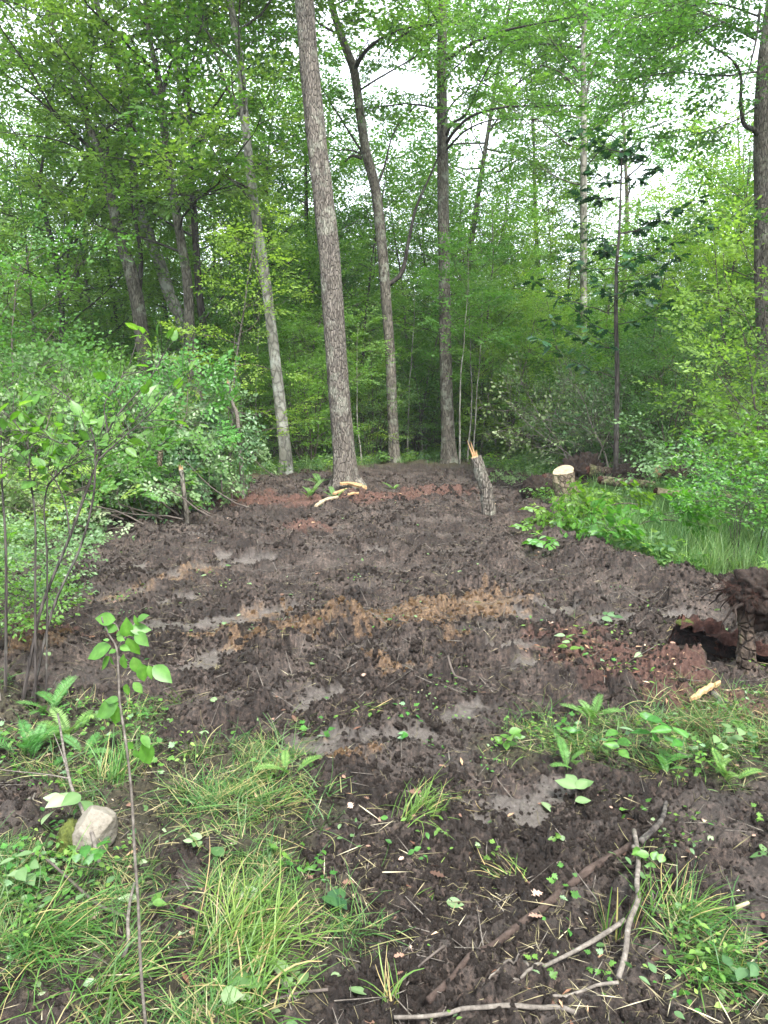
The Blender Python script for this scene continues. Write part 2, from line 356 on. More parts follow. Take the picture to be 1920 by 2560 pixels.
SAND = [([(480, 1592), (545, 1588)], 0.072), ([(610, 1612), (700, 1592), (850, 1565), (960, 1540)], 0.079), ([(760, 1570), (900, 1550), (1000, 1540), (1130, 1515), (1235, 1502)], 0.24), ([(1060, 1575), (1130, 1590)], 0.094),
        ([(60, 1650), (130, 1630)], 0.115), ([(940, 1650), (1000, 1665)], 0.050), ([(830, 1905), (850, 1910)], 0.022), ([(400, 1452), (548, 1422)], 0.040), ([(225, 1510), (350, 1480)], 0.040), ([(640, 1530), (720, 1520)], 0.022)]
RED = [([(600, 1245), (760, 1260), (1000, 1245), (1110, 1235)], .5), ([(1470, 1600), (1540, 1660), (1640, 1700)], .22), ([(1840, 1790), (1910, 1800)], .2), ([(110, 1590), (160, 1600)], .12), ([(750, 1330), (770, 1325)], .1)]
BERM = [tuple(G(*q)[:2]) for q in [(1440, 1375), (1520, 1410), (1650, 1445), (1790, 1470), (1960, 1500)]]
RUT = [([(1060, 2500), (1250, 2340), (1440, 2210), (1580, 2095)], .02)]
def ground_fields(x, y):
    r = np.hypot(x, y)
    wob = (fbm(x * 1.3, y * 1.3, 4, 21) - .5) * 1.1
    wob2 = (fbm(x * 9, y * 9, 3, 25) - .5)
    inside = sd_poly(x, y, CLEAR) + wob * sstep(2, 9, r) + wob2 * .15
    mud = 1 - sstep(-.12, .2, inside)
    g = np.full(x.shape, 9.0)
    for p in GRASS_FG: g = np.minimum(g, sd_poly(x, y, p))
    for p in BARE_FG: g = np.maximum(g, -sd_poly(x, y, p))
    grass = 1 - sstep(-.1, .08, g + wob2 * .35 + wob * .12)
    sm = np.zeros(x.shape); sa = np.zeros(x.shape); rd = np.zeros(x.shape)
    for pts, w in SMEAR: sm = np.maximum(sm, 1 - sstep(-.02, .05, capsule(x, y, polyG(pts), w) + wob2 * .22 + (fbm(x * 30, y * 30, 2, 31) - .5) * .06))
    for pts, w in SAND: sa = np.maximum(sa, 1 - sstep(-.05, .09, capsule(x, y, polyG(pts), w) + wob2 * .34 + (fbm(x * 22, y * 22, 3, 33) - .5) * .42))
    for pts, w in RED: rd = np.maximum(rd, 1 - sstep(-.1, .25, capsule(x, y, polyG(pts), w) + wob2 * .8))
    # random smooth pressed patches left by the tracks, stretched sideways
    n = fbm((x * .94 + y * .34) * 1.5, (y * .94 - x * .34) * 6.5, 4, 41)
    sm2 = .55 * sstep(.56, .66, n) * (1 - grass) * mud
    return mud, grass, sm, sm2, sa, rd
def micro(x, y, mud, grass, sm, sm2, sa, rd):
    r = np.hypot(x, y)
    wx = x + (fbm(x * 14, y * 14, 2, 51) - .5) * .07; wy = y + (fbm(x * 14 + 40, y * 14, 2, 52) - .5) * .07
    f1, i1 = worley(wx * 4.2, wy * 5.4, 61); f2, i2 = worley(wx * 9.5, wy * 12, 62); f3, i3 = worley(wx * 24, wy * 28, 63); f4, i4 = worley(wx * 62, wy * 66, 64)
    pat = sstep(.40, .62, fbm(x * 1.6, y * 2.2, 3, 71)); pat2 = sstep(.35, .6, fbm(x * 4, y * 5, 3, 72))
    dm = lambda f, k, e=.8: np.clip(1 - (f / k) ** 2, 0, 1) ** e
    c = .085 * dm(f1, .66, 1.2) * sstep(.35, .8, i1) * pat + .055 * dm(f2, .64) * (.1 + i2) * (.2 + .8 * pat2) + .034 * dm(f3, .62) * (.1 + i3) + .014 * dm(f4, .6, .6) * (.2 + i4) - .04
    c = c + (fbm(x * 6, y * 8, 4, 73) - .5) * .05 + (fbm(x * 45, y * 45, 3, 74, .6) - .5) * .012 * (r < 9)
    f0, i0 = worley(wx * 1.9, wy * 2.3, 66); c = c + .11 * dm(f0, .7, 1.6) * sstep(.4, .9, i0) * sstep(3.2, 4.5, r)
    berm = np.abs(sd_poly(x, y, BERM) if False else capsule(x, y, BERM, 0)); c = c + .15 * np.exp(-(berm / .28) ** 2) * (.35 + 1.3 * fbm(x * 2.5, y * 2.5, 3, 78))
    # ruts running across the clearing
    rot = y * .95 - x * .30
    c = c + .035 * np.sin(rot * 5.2 + 2.2 * fbm(x * .6, y * .6, 2, 77) * 3) * mud * sstep(3.6, 5, r) * (1 - sstep(9.5, 11.5, r))
    flat = np.clip(np.maximum(sm, .78 * sm2), 0, 1)
    near = .8 + .2 * sstep(1.6, 4.0, r)
    out = c * (1 - .72 * flat) * near - .012 * sm
    out = out * (mud + (1 - mud) * .35)
    out = out * (1 - .35 * grass)
    out = out + rd * .02 + sa * .012
    dr = capsule(x, y, polyG(RUT[0][0]), .0)
    out = out - .035 * np.exp(-((dr - .045) / .022) ** 2)
    return out
az = np.concatenate([np.linspace(-180, -46, 60)[:-1], np.linspace(-46, -29, 60)[:-1], np.linspace(-29, 29, 860)[:-1], np.linspace(29, 46, 60)[:-1], np.linspace(46, 180, 60)[:-1]]) * pi / 180
rr = [0.25, .5, .8, 1.1, 1.25, 1.35]
while rr[-1] < 16.5:
    q = rr[-1]; sa_ = sin(math.atan2(CAMH, q)); rr.append(q + min(CAMH / sa_ ** 2 * .00150, .028))
while rr[-1] < 900: rr.append(rr[-1] * 1.06 + .02)
rr = np.array(rr)
RR, AZ = np.meshgrid(rr, az, indexing='ij')
gx = RR * np.sin(AZ); gy = RR * np.cos(AZ)
fld = ground_fields(gx, gy)
gz = Hbase(gx, gy) + micro(gx, gy, *fld) * (1 - sstep(20, 40, RR))
nr_, na_ = RR.shape
vv = np.stack([gx, gy, gz], -1).reshape(-1, 3)
i_ = np.arange(nr_ - 1)[:, None] * na_; j_ = np.arange(na_)[None, :]; j2_ = (j_ + 1) % na_
qd = np.stack([i_ + j_, i_ + na_ + j_, i_ + na_ + j2_, i_ + j2_], -1).reshape(-1, 4)[:, ::-1]
gb = MB(); gb.add(np.vstack([vv, [[0, 0, Hh(0, 0)]]]), [qd, np.stack([np.full(na_, nr_ * na_), np.arange(na_), (np.arange(na_) + 1) % na_], 1)[:, ::-1]])
m, t, out = newmat('ground_soil'); K = t.links.new
tc = N(t, 'ShaderNodeTexCoord'); ge = N(t, 'ShaderNodeNewGeometry')
def A_(n): return N(t, 'ShaderNodeAttribute', attribute_name=n).outputs['Fac']
n1 = N(t, 'ShaderNodeTexNoise', i_Scale=3.0, i_Detail=8.0, i_Roughness=.7); K(tc.outputs['Object'], n1.inputs['Vector'])
n2 = N(t, 'ShaderNodeTexNoise', i_Scale=38.0, i_Detail=8.0, i_Roughness=.75); K(tc.outputs['Object'], n2.inputs['Vector'])
n3 = N(t, 'ShaderNodeTexNoise', i_Scale=240.0, i_Detail=4.0, i_Roughness=.7); K(tc.outputs['Object'], n3.inputs['Vector'])
base = ramp(t, [(.32, (.0115, .0083, .0066)), (.48, (.028, .0208, .0168)), (.66, (.066, .052, .0435))]); K(n1.outputs['Fac'], base.inputs[0])
fine = ramp(t, [(.33, (.22, .21, .2)), (.5, (.95, .92, .9)), (.68, (2.7, 2.45, 2.3))]); K(n2.outputs['Fac'], fine.inputs[0])  # crevice shade put into the colour: low spots darker, tops lighter
mb_ = N(t, 'ShaderNodeMix', data_type='RGBA', blend_type='MULTIPLY'); mb_.inputs[0].default_value = 1; K(base.outputs[0], mb_.inputs[6]); K(fine.outputs[0], mb_.inputs[7])
def mixc(prev, col, fac):
    x = N(t, 'ShaderNodeMix', data_type='RGBA'); K(prev, x.inputs[6])
    if isinstance(col, tuple): x.inputs[7].default_value = (*col, 1)
    else: K(col, x.inputs[7])
    K(fac, x.inputs[0]); return x.outputs[2]
smc = ramp(t, [(.3, (.060, .050, .043)), (.7, (.135, .117, .102))]); K(n2.outputs['Fac'], smc.inputs[0])
sac = ramp(t, [(.36, (.045, .029, .02)), (.52, (.13, .080, .045)), (.70, (.30, .19, .10))]); K(n2.outputs['Fac'], sac.inputs[0])
rdc = ramp(t, [(.3, (.035, .015, .011)), (.55, (.095, .045, .032)), (.75, (.21, .11, .075))]); K(n2.outputs['Fac'], rdc.inputs[0])
flc = ramp(t, [(.3, (.02, .018, .010)), (.5, (.05, .042, .022)), (.7, (.10, .075, .042))]); K(n2.outputs['Fac'], flc.inputs[0])
grc = ramp(t, [(.3, (.022, .022, .010)), (.5, (.045, .045, .02)), (.7, (.08, .08, .035))]); K(n2.outputs['Fac'], grc.inputs[0])
inv = N(t, 'ShaderNodeMath', operation='SUBTRACT'); inv.inputs[0].default_value = 1; K(A_('mud'), inv.inputs[1])
c = mixc(mb_.outputs[2], flc.outputs[0], inv.outputs[0])
hg = N(t, 'ShaderNodeMath', operation='MULTIPLY'); hg.inputs[1].default_value = .45; K(A_('grassy'), hg.inputs[0])
c = mixc(c, grc.outputs[0], hg.outputs[0])
hs2 = N(t, 'ShaderNodeMath', operation='MULTIPLY'); hs2.inputs[1].default_value = .4; K(A_('press'), hs2.inputs[0])
c = mixc(c, smc.outputs[0], hs2.outputs[0]); c = mixc(c, smc.outputs[0], A_('smear')); 
hr = N(t, 'ShaderNodeMath', operation='MULTIPLY'); hr.inputs[1].default_value = .75; K(A_('red'), hr.inputs[0]); c = mixc(c, rdc.outputs[0], hr.outputs[0])
hsn = N(t, 'ShaderNodeMath', operation='MULTIPLY'); hsn.inputs[1].default_value = .8; K(A_('sand'), hsn.inputs[0]); c = mixc(c, sac.outputs[0], hsn.outputs[0])
p = N(t, 'ShaderNodeBsdfPrincipled'); K(c, p.inputs['Base Color']); p.inputs['Specular IOR Level'].default_value = .35
ro = N(t, 'ShaderNodeMapRange'); ro.inputs[3].default_value = .88; ro.inputs[4].default_value = .34; K(A_('smear'), ro.inputs[0]); K(ro.outputs[0], p.inputs['Roughness'])
b1 = N(t, 'ShaderNodeBump', i_Strength=1.0, i_Distance=.022); K(n2.outputs['Fac'], b1.inputs['Height'])
b2 = N(t, 'ShaderNodeBump', i_Strength=.8, i_Distance=.004); K(n3.outputs['Fac'], b2.inputs['Height']); K(b1.outputs[0], b2.inputs['Normal']); K(b2.outputs[0], p.inputs['Normal'])
K(p.outputs[0], out.inputs[0]); M['ground'] = m
ground = gb.build('ground', m); tag(ground, 'churned dark brown mud clearing and forest floor', None, None, 'structure')
for nm, ar in zip(('mud', 'grassy', 'smear', 'press', 'sand', 'red'), fld):
    a_ = ground.data.attributes.new(nm, 'FLOAT', 'POINT')
    a_.data.foreach_set('value', np.concatenate([ar.ravel(), [0]]).astype(np.float32))
def Z(x, y):
    x = np.atleast_1d(np.asarray(x, float)); y = np.atleast_1d(np.asarray(y, float))
    return Hbase(x, y) + micro(x, y, *ground_fields(x, y))
def Z1(x, y): return float(Z(x, y)[0])
del vv, qd, gb

# ------------------------------------------------------------------ scattering for uncountable stuff (geometry nodes)
def scatter(name, protos, pts, rot, scl, idx, label, cat):
    co = bpy.data.collections.new(name + '_kinds')
    for q in protos: co.objects.link(q)
    me = bpy.data.meshes.new(name); n = len(pts); me.vertices.add(n); me.vertices.foreach_set('co', np.asarray(pts, np.float32).ravel())
    a = me.attributes.new('rot', 'FLOAT_VECTOR', 'POINT'); a.data.foreach_set('vector', np.asarray(rot, np.float32).ravel())
    a = me.attributes.new('scl', 'FLOAT', 'POINT'); a.data.foreach_set('value', np.asarray(scl, np.float32))
    a = me.attributes.new('idx', 'INT', 'POINT'); a.data.foreach_set('value', np.asarray(idx, np.int32))
    me.update()
    o = bpy.data.objects.new(name, me); SC.collection.objects.link(o)
    g = bpy.data.node_groups.new(name + '_scatter', 'GeometryNodeTree')
    g.interface.new_socket('Geometry', in_out='INPUT', socket_type='NodeSocketGeometry')
    g.interface.new_socket('Geometry', in_out='OUTPUT', socket_type='NodeSocketGeometry')
    gi = g.nodes.new('NodeGroupInput'); go = g.nodes.new('NodeGroupOutput')
    ip = g.nodes.new('GeometryNodeInstanceOnPoints'); ci = g.nodes.new('GeometryNodeCollectionInfo')
    ci.inputs['Collection'].default_value = co; ci.inputs['Separate Children'].default_value = True; ci.inputs['Reset Children'].default_value = True
    def na(nm, ty):
        q = g.nodes.new('GeometryNodeInputNamedAttribute'); q.data_type = ty; q.inputs['Name'].default_value = nm
        return [s for s in q.outputs if s.enabled and s.name == 'Attribute'][0]
    e2r = g.nodes.new('FunctionNodeEulerToRotation')
    g.links.new(na('rot', 'FLOAT_VECTOR'), e2r.inputs[0]); g.links.new(e2r.outputs[0], ip.inputs['Rotation'])
    g.links.new(na('scl', 'FLOAT'), ip.inputs['Scale']); g.links.new(na('idx', 'INT'), ip.inputs['Instance Index'])
    ip.inputs['Pick Instance'].default_value = True
    g.links.new(gi.outputs[0], ip.inputs['Points']); g.links.new(ci.outputs[0], ip.inputs['Instance']); g.links.new(ip.outputs[0], go.inputs[0])
    md = o.modifiers.new('scatter', 'NODES'); md.node_group = g
    return tag(o, label, cat, None, 'stuff')

# ------------------------------------------------------------------ trees
def make_spray(seed, ln=.62, nside=7, lsz=.085, flat=.42, side_n=4, narrow=False):
    r = np.random.default_rng(seed); pos = []; d = []; nr = []; sz = []; tw = []
    def tw_line(p0, dr, l, k):
        pts = [p0]; dd = np.array(dr, float)
        for _ in range(k):
            dd = unit(dd + r.normal(0, .10, 3) * [1, 1, .5] + [0, 0, -.03]); pts.append(pts[-1] + dd * l / k)
        return np.array(pts)
    def add_leaves(pts, k, off=0.0):
        for i in range(k):
            f = off + (1 - off) * (i + .6) / k; q = f * (len(pts) - 1); a = int(min(q, len(pts) - 2)); p0 = pts[a] + (pts[a + 1] - pts[a]) * (q - a)
            t_ = unit(pts[a + 1] - pts[a]); sgn = 1 if i % 2 else -1
            sd = unit(np.cross([0, 0, 1.0], t_)) * sgn
            pos.append(p0 + r.normal(0, .008, 3)); d.append(unit(t_ * .65 + sd * r.uniform(.5, 1) + [0, 0, r.normal(-.12, .22)]))
            nr.append(unit([r.normal(0, flat), r.normal(0, flat), 1])); sz.append(lsz * r.uniform(.65, 1.15))
        pos.append(pts[-1]); d.append(unit(pts[-1] - pts[-2])); nr.append(unit([r.normal(0, flat), r.normal(0, flat), 1])); sz.append(lsz * r.uniform(.8, 1.1))
    mainp = tw_line(np.zeros(3), [1, 0, .08], ln, 5); tw.append((mainp[0], mainp[-1])); add_leaves(mainp, nside, .25)
    for i in range(side_n):
        f = .15 + .75 * i / side_n; q = f * 5; a = int(q); p0 = mainp[a] + (mainp[a + 1] - mainp[a]) * (q - a)
        an = (1 if i % 2 else -1) * r.uniform(.6, 1.0); l2 = ln * (.62 - .35 * f) * r.uniform(.8, 1.2)
        sp = tw_line(p0, [cos(an), sin(an), r.normal(0, .12)], l2, 3); tw.append((sp[0], sp[-1])); add_leaves(sp, max(3, int(l2 / (ln * .1))), .1)
    return dict(pos=np.array(pos), d=np.array(d), n=np.array(nr), s=np.array(sz), tw=np.array(tw))
SPR = [make_spray(100 + i) for i in range(7)]
TRI = np.array([(0, 1, 0), (0, -.5, .87), (0, -.5, -.87), (1, .5, 0), (1, -.25, .43), (1, -.25, -.43)], float)
TRIF = [np.array([(0, 1, 4, 3), (1, 2, 5, 4), (2, 0, 3, 5)])]
def rods(mb, p0, p1, r):
    d = p1 - p0; L_ = np.linalg.norm(d, axis=1); d = unit(d); y = unit(np.cross(np.broadcast_to([.1, .2, 1.0], d.shape), d)); z = np.cross(d, y)
    r = np.broadcast_to(r, L_.shape)
    v = p0[:, None] + TRI[None, :, 0:1] * (d * L_[:, None])[:, None] + TRI[None, :, 1:2] * (y * r[:, None])[:, None] + TRI[None, :, 2:3] * (z * r[:, None])[:, None]
    mb.add(v.reshape(-1, 3), [(TRIF[0][None] + (np.arange(len(p0)) * 6)[:, None, None]).reshape(-1, 4)])
def emit(leafmb, woodmb, S, rng, tmpl=RHOMB, lsc=1.0, twigs=True, sset=None, keep=1.0, tilt=.34):
    """S: list of (origin, forward, scale)"""
    if not S: return
    sset = sset or SPR
    O = np.array([s[0] for s in S]); F = unit(np.array([s[1] for s in S])); C = np.array([s[2] for s in S])
    up = unit(np.array([0, 0, 1.0]) + rng.normal(0, tilt, O.shape)); Y = unit(np.cross(up, F)); Zx = np.cross(F, Y)
    R = np.stack([F, Y, Zx], -1); which = rng.integers(0, len(sset), len(S))
    for k, sp in enumerate(sset):
        w = which == k
        if not w.any(): continue
        r_, o_, c_ = R[w], O[w], C[w]
        pos = o_[:, None] + c_[:, None, None] * np.einsum('nij,mj->nmi', r_, sp['pos'])
        d = np.einsum('nij,mj->nmi', r_, sp['d']); n_ = np.einsum('nij,mj->nmi', r_, sp['n'])
        sz = np.broadcast_to(sp['s'][None] * lsc, (len(o_), len(sp['s']))) * rng.uniform(.8, 1.2, (len(o_), len(sp['s'])))
        tone = np.clip(rng.normal(.5, .16, (len(o_), 1)) + rng.normal(0, .2, sz.shape), 0, 1)
        kp = rng.random(sz.shape) < keep
        leaves(leafmb, pos[kp], d[kp], n_[kp] + rng.normal(0, .18, n_[kp].shape), sz[kp], tmpl, tone[kp])
        if twigs and woodmb is not None:
            a = o_[:, None] + c_[:, None, None] * np.einsum('nij,mj->nmi', r_, sp['tw'][:, 0]); b = o_[:, None] + c_[:, None, None] * np.einsum('nij,mj->nmi', r_, sp['tw'][:, 1])
            rods(woodmb, a.reshape(-1, 3), b.reshape(-1, 3), .0035)
def limb(rng, p0, d, L_, n=6, up=.06, wig=.16):
    pts = [np.array(p0, float)]; d = unit(d)
    for i in range(n):
        d = unit(d + np.array([0, 0, up]) + rng.normal(0, wig, 3)); pts.append(pts[-1] + d * L_ / n)
    return np.array(pts)
def at(pts, f):
    q = f * (len(pts) - 1); a = int(min(q, len(pts) - 2)); return pts[a] + (pts[a + 1] - pts[a]) * (q - a), unit(pts[a + 1] - pts[a])
def dress(wood, S, rng, pts, r0, L_, step=.42, sub=.5, ssc=1.0, f0=.25, sides=5, n_spray=3, tipcurve=True):
    """draw a limb and hang secondary twigs with leaf sprays on it"""
    rad = np.linspace(r0, max(r0 * .18, .004), len(pts)); tube(wood, pts, rad, sides, cap=False)
    k = max(2, int(L_ * (1 - f0) / step))
    for i in range(k):
        f = f0 + (1 - f0) * (i + rng.uniform(.1, .9)) / k; p0, t_ = at(pts, f)
        sd = unit(np.cross([0, 0, 1.0], t_)) * (1 if i % 2 else -1); l2 = max(.3, L_ * sub * (1.05 - f) * rng.uniform(.6, 1.25))
        d2 = unit(t_ * rng.uniform(.4, 1.0) + sd + [0, 0, rng.normal(.05, .18)])
        q = limb(rng, p0, d2, l2, 4, .01, .14); tube(wood, q, np.linspace(max(r0 * .3, .006), .003, 5), 3, cap=False)
        ns = max(2, int(l2 / .28 * n_spray / 3))
        for j in range(ns):
            g = (j + .7) / ns; p1, t1 = at(q, min(g, .99)); s2 = unit(np.cross([0, 0, 1.0], t1)) * (1 if j % 2 else -1)
            S.append((p1, t1 * rng.uniform(.5, 1.2) + s2 * rng.uniform(.2, .9) + [0, 0, rng.normal(-.02, .14)], ssc * rng.uniform(.7, 1.2)))
        S.append((q[-1], t1, ssc * rng.uniform(.7, 1.1)))
    S.append((pts[-1], unit(pts[-1] - pts[-2]), ssc))
def limbs(wood, S, rng, tp, tr, z0, z1, n, Lf, el=(.1, .5), az0=None, azs=None, **kw):
    """n limbs from trunk polyline tp between heights z0..z1; Lf(f) gives limb length"""
    a = rng.uniform(0, 6.28)
    for i in range(n):
        z = z0 + (z1 - z0) * (i + rng.uniform(.2, .8)) / n
        f = (z - z0) / max(z1 - z0, .1); k = np.searchsorted(tp[:, 2], z); k = min(max(k, 1), len(tp) - 1)
        t_ = (z - tp[k - 1, 2]) / max(tp[k, 2] - tp[k - 1, 2], 1e-3); t_ = min(max(t_, 0), 1); p0 = tp[k - 1] + (tp[k] - tp[k - 1]) * t_; r = tr[k]
        a += 2.4 + rng.normal(0, .35); aa = a if az0 is None else az0 + rng.uniform(-azs, azs)
        L_ = Lf(f) * rng.uniform(.7, 1.2); e = rng.uniform(*el) + f * .35
        pts = limb(rng, p0, [cos(aa) * cos(e), sin(aa) * cos(e), sin(e)], L_, 6)
        dress(wood, S, rng, pts, min(r * .5, .008 + .006 * L_), L_, **kw)

def proto_tree(seed, H_, r0, zlo, nl, Lmax, shape='oval', lsc=1.0, step=.5, ssc=1.1, lean=0.0, tmpl=RHOMB, sub=.5, el=(.05, .5), stems=1, keep=1.0):
    rng = np.random.default_rng(seed); wood = MB(); trunk = MB(); lf = MB(); S = []
    for s in range(stems):
        a = rng.uniform(0, 6.28); sp = 0 if stems == 1 else .35
        tp = limb(rng, [cos(a) * .08 * (stems > 1), sin(a) * .08 * (stems > 1), -.1], [cos(a) * sp + lean, sin(a) * sp, 1], H_ * (1 if s == 0 else rng.uniform(.6, 1)), 12, .05, .045 if stems == 1 else .08)
        tr = np.linspace(r0, r0 * .15, len(tp)) if stems == 1 else np.linspace(r0, r0 * .25, len(tp))
        sm = spline(np.column_stack([tp, tr]), 40); tube(trunk, sm[:, :3], sm[:, 3], 8, bark=.08, cap=False, flare=(.25, .4, 5) if stems == 1 else None, seed=seed)
        f = (lambda u: Lmax * (.45 + .75 * sin(pi * min(1, u * .85 + .12)))) if shape == 'oval' else (lambda u: Lmax * (1.05 - .85 * u))
        top = tp[-1, 2]
        limbs(wood, S, rng, sm[:, :3], sm[:, 3], zlo, top * .98, max(3, nl // stems), f, el=el, step=step, ssc=ssc, sub=sub)
    emit(lf, wood, S, rng, tmpl, lsc, keep=keep, twigs=False)
    return trunk, wood, lf
PROTO = {}
def get_proto(kind):
    """meshes of one kind of tree, built once"""
    if kind not in PROTO:
        a = KINDS[kind]; tr, wd, lf = proto_tree(**a[0])
        PROTO[kind] = [tr.build('trunk', M[a[1]], link=False), wd.build('branches', M['twig'], link=False), lf.build('crown', M[a[2]], smooth=False, link=False)]
    return PROTO[kind]
KINDS = {
 'tall': (dict(seed=1, H_=17, r0=.17, zlo=3.0, nl=36, Lmax=3.3, step=.45, ssc=1.4, lsc=1.6), 'bark', 'leaf'),
 'tall2': (dict(seed=2, H_=15, r0=.14, zlo=2.2, nl=36, Lmax=3.2, step=.45, ssc=1.4, lsc=1.6), 'bark_dark', 'leaf_bright'),
 'tall3': (dict(seed=3, H_=19, r0=.2, zlo=6.0, nl=32, Lmax=3.4, step=.5, ssc=1.4, lsc=1.6, keep=.9), 'bark', 'leaf_blue'),
 'mid': (dict(seed=4, H_=9, r0=.07, zlo=1.2, nl=28, Lmax=2.5, step=.4, ssc=1.2, lsc=1.2, el=(-.05, .35)), 'bark_dark', 'leaf_bright'),
 'mid2': (dict(seed=5, H_=8, r0=.06, zlo=1.0, nl=26, Lmax=2.6, step=.4, ssc=1.2, lsc=1.2, el=(-.1, .25)), 'bark', 'leaf'),
 'beech': (dict(seed=6, H_=7, r0=.05, zlo=.7, nl=24, Lmax=2.5, step=.38, ssc=1.2, lsc=1.1, el=(-.1, .15), shape='cone'), 'bark', 'leaf_bright'),
 'pole': (dict(seed=15, H_=5.2, r0=.028, zlo=2.4, nl=12, Lmax=1.0, step=.4, ssc=.9, lsc=1.1), 'bark_pale', 'leaf'),
 'high': (dict(seed=14, H_=17, r0=.13, zlo=8.2, nl=34, Lmax=4.2, step=.4, ssc=1.45, lsc=1.7), 'bark', 'leaf'),
 'hemlock': (dict(seed=7, H_=11, r0=.11, zlo=.8, nl=46, Lmax=2.6, step=.4, ssc=1.0, lsc=.7, el=(-.2, .05), shape='cone', tmpl=RHOMBN), 'bark_dark', 'leaf_dark'),
 'bush': (dict(seed=8, H_=2.6, r0=.022, zlo=.25, nl=36, Lmax=1.0, step=.35, ssc=.9, stems=6, lsc=.8), 'twig', 'leaf'),
 'bush2': (dict(seed=9, H_=3.4, r0=.025, zlo=.3, nl=34, Lmax=1.3, step=.4, ssc=1.0, stems=5, lsc=.85), 'twig', 'leaf_bright'),
 'bush3': (dict(seed=10, H_=2.2, r0=.02, zlo=.15, nl=32, Lmax=.9, step=.35, ssc=.85, stems=6, lsc=.75), 'twig', 'leaf_blue'),
 'bush4': (dict(seed=12, H_=3.0, r0=.022, zlo=.2, nl=34, Lmax=1.2, step=.4, ssc=.9, stems=6, lsc=.8), 'twig', 'leaf_dark'),
}
def plant(kind, x, y, label, cat, group=None, s=1.0, rz=0.0, name=None, tilt=(0, 0), leaf=None):
    pr = get_proto(kind); e = empty(name or cat.replace(' ', '_'), (x, y, Hh(x, y) - .03), label, cat, group, rz)
    e.scale = (s, s, s); e.rotation_euler = (tilt[0], tilt[1], rz)
    for i, q in enumerate(pr):
        c = q.copy(); SC.collection.objects.link(c); c.parent = e
        if leaf and i == 2: c.material_slots[0].link = 'OBJECT'; c.material_slots[0].material = M[leaf]
    return e

def hero(name, label, cat, pts, D, top=None, bark='bark', leaf='leaf', crown=None, sides=20, barkamp=.06, flare=(.35, .45, 5), seed=0, limbs_px=(), group=None, dY=None, lsc=1.5, ring=.09, tmpl=RHOMB):
    """a tree whose stem runs through measured points: pts = (px, py, width px) from the base up, at distance D"""
    rng = np.random.default_rng(seed + 900); b = P(pts[0][0], pts[0][1], D); zb = Hh(b[0], D)
    path = []
    for i, (px, py, w) in enumerate(pts):
        q = P(px, py, D + (0 if dY is None else dY * i)); path.append([*q, w / 2 / FPX * D])
    path = np.array(path)
    if path[0, 2] > zb - .05: path = np.vstack([[path[0, 0] + (path[0, 0] - path[1, 0]) * .0, path[0, 1], zb - .08, path[0, 3] * 1.05], path])
    else: path[0, 2] = zb - .08
    if top: # continue above the last measured point
        dd = unit(path[-1, :3] - path[-2, :3]); k = int(top / 1.5); q = limb(rng, path[-1, :3], dd + [0, 0, .3], top, k, .05, .04)
        rr_ = np.linspace(path[-1, 3], path[-1, 3] * .2, k + 1)
        path = np.vstack([path, np.column_stack([q[1:], rr_[1:]])])
    Ltot = np.sum(np.linalg.norm(np.diff(path[:, :3], axis=0), axis=1)); sm = spline(path, int(Ltot / ring))
    sm[:, 3] = np.maximum(sm[:, 3], .006)
    o = empty(name, (sm[0, 0], sm[0, 1], zb), label, cat, group); L0 = np.array(o.location)
    tk = MB(); tube(tk, sm[:, :3] - L0, sm[:, 3], sides, bark=barkamp, cap=True, flare=flare, seed=seed)
    tk.build('trunk', M[bark], o)
    wood = MB(); lf = MB(); S = []
    for lp in limbs_px:
        pp = lp['p']; Y0 = D + (lp.get('y0', 0)); n = len(pp); y1 = lp.get('dy', 0)
        q = np.array([[*P(a, b_, Y0 + y1 * i / (n - 1)), 0] for i, (a, b_) in enumerate(pp)])[:, :3]; q = spline(q, 5 * n)
        LL = np.sum(np.linalg.norm(np.diff(q, axis=0), axis=1)); r0 = lp.get('w', 10) / 2 / FPX * D
        if lp.get('leafy', True): dress(wood, S, rng, q, r0, LL, step=lp.get('step', .45), sub=lp.get('sub', .35), ssc=lp.get('s', 1.0), f0=lp.get('f0', .3), sides=7)
        else: tube(wood, q, np.linspace(r0, max(r0 * .3, .006), len(q)), 7, cap=False)
    if crown:
        c = dict(crown); z0 = c.pop('z0'); z1 = c.pop('z1', sm[-1, 2]); n = c.pop('n'); Lm = c.pop('L')
        limbs(wood, S, rng, sm[:, :3], sm[:, 3], z0, min(z1, sm[-1, 2]), n, lambda u: Lm * (.7 + .5 * sin(pi * min(1, u * .9 + .1))), **c)
    emit(lf, wood, S, rng, tmpl, lsc)
    def sh(mb):
        mb.v = [v - L0 for v in mb.v]; return mb
    if wood.n: sh(wood).build('branches', M['bark_dark' if bark != 'bark_pale' else 'bark'], o)
    if lf.n: sh(lf).build('crown', M[leaf], o, smooth=False)
    return o

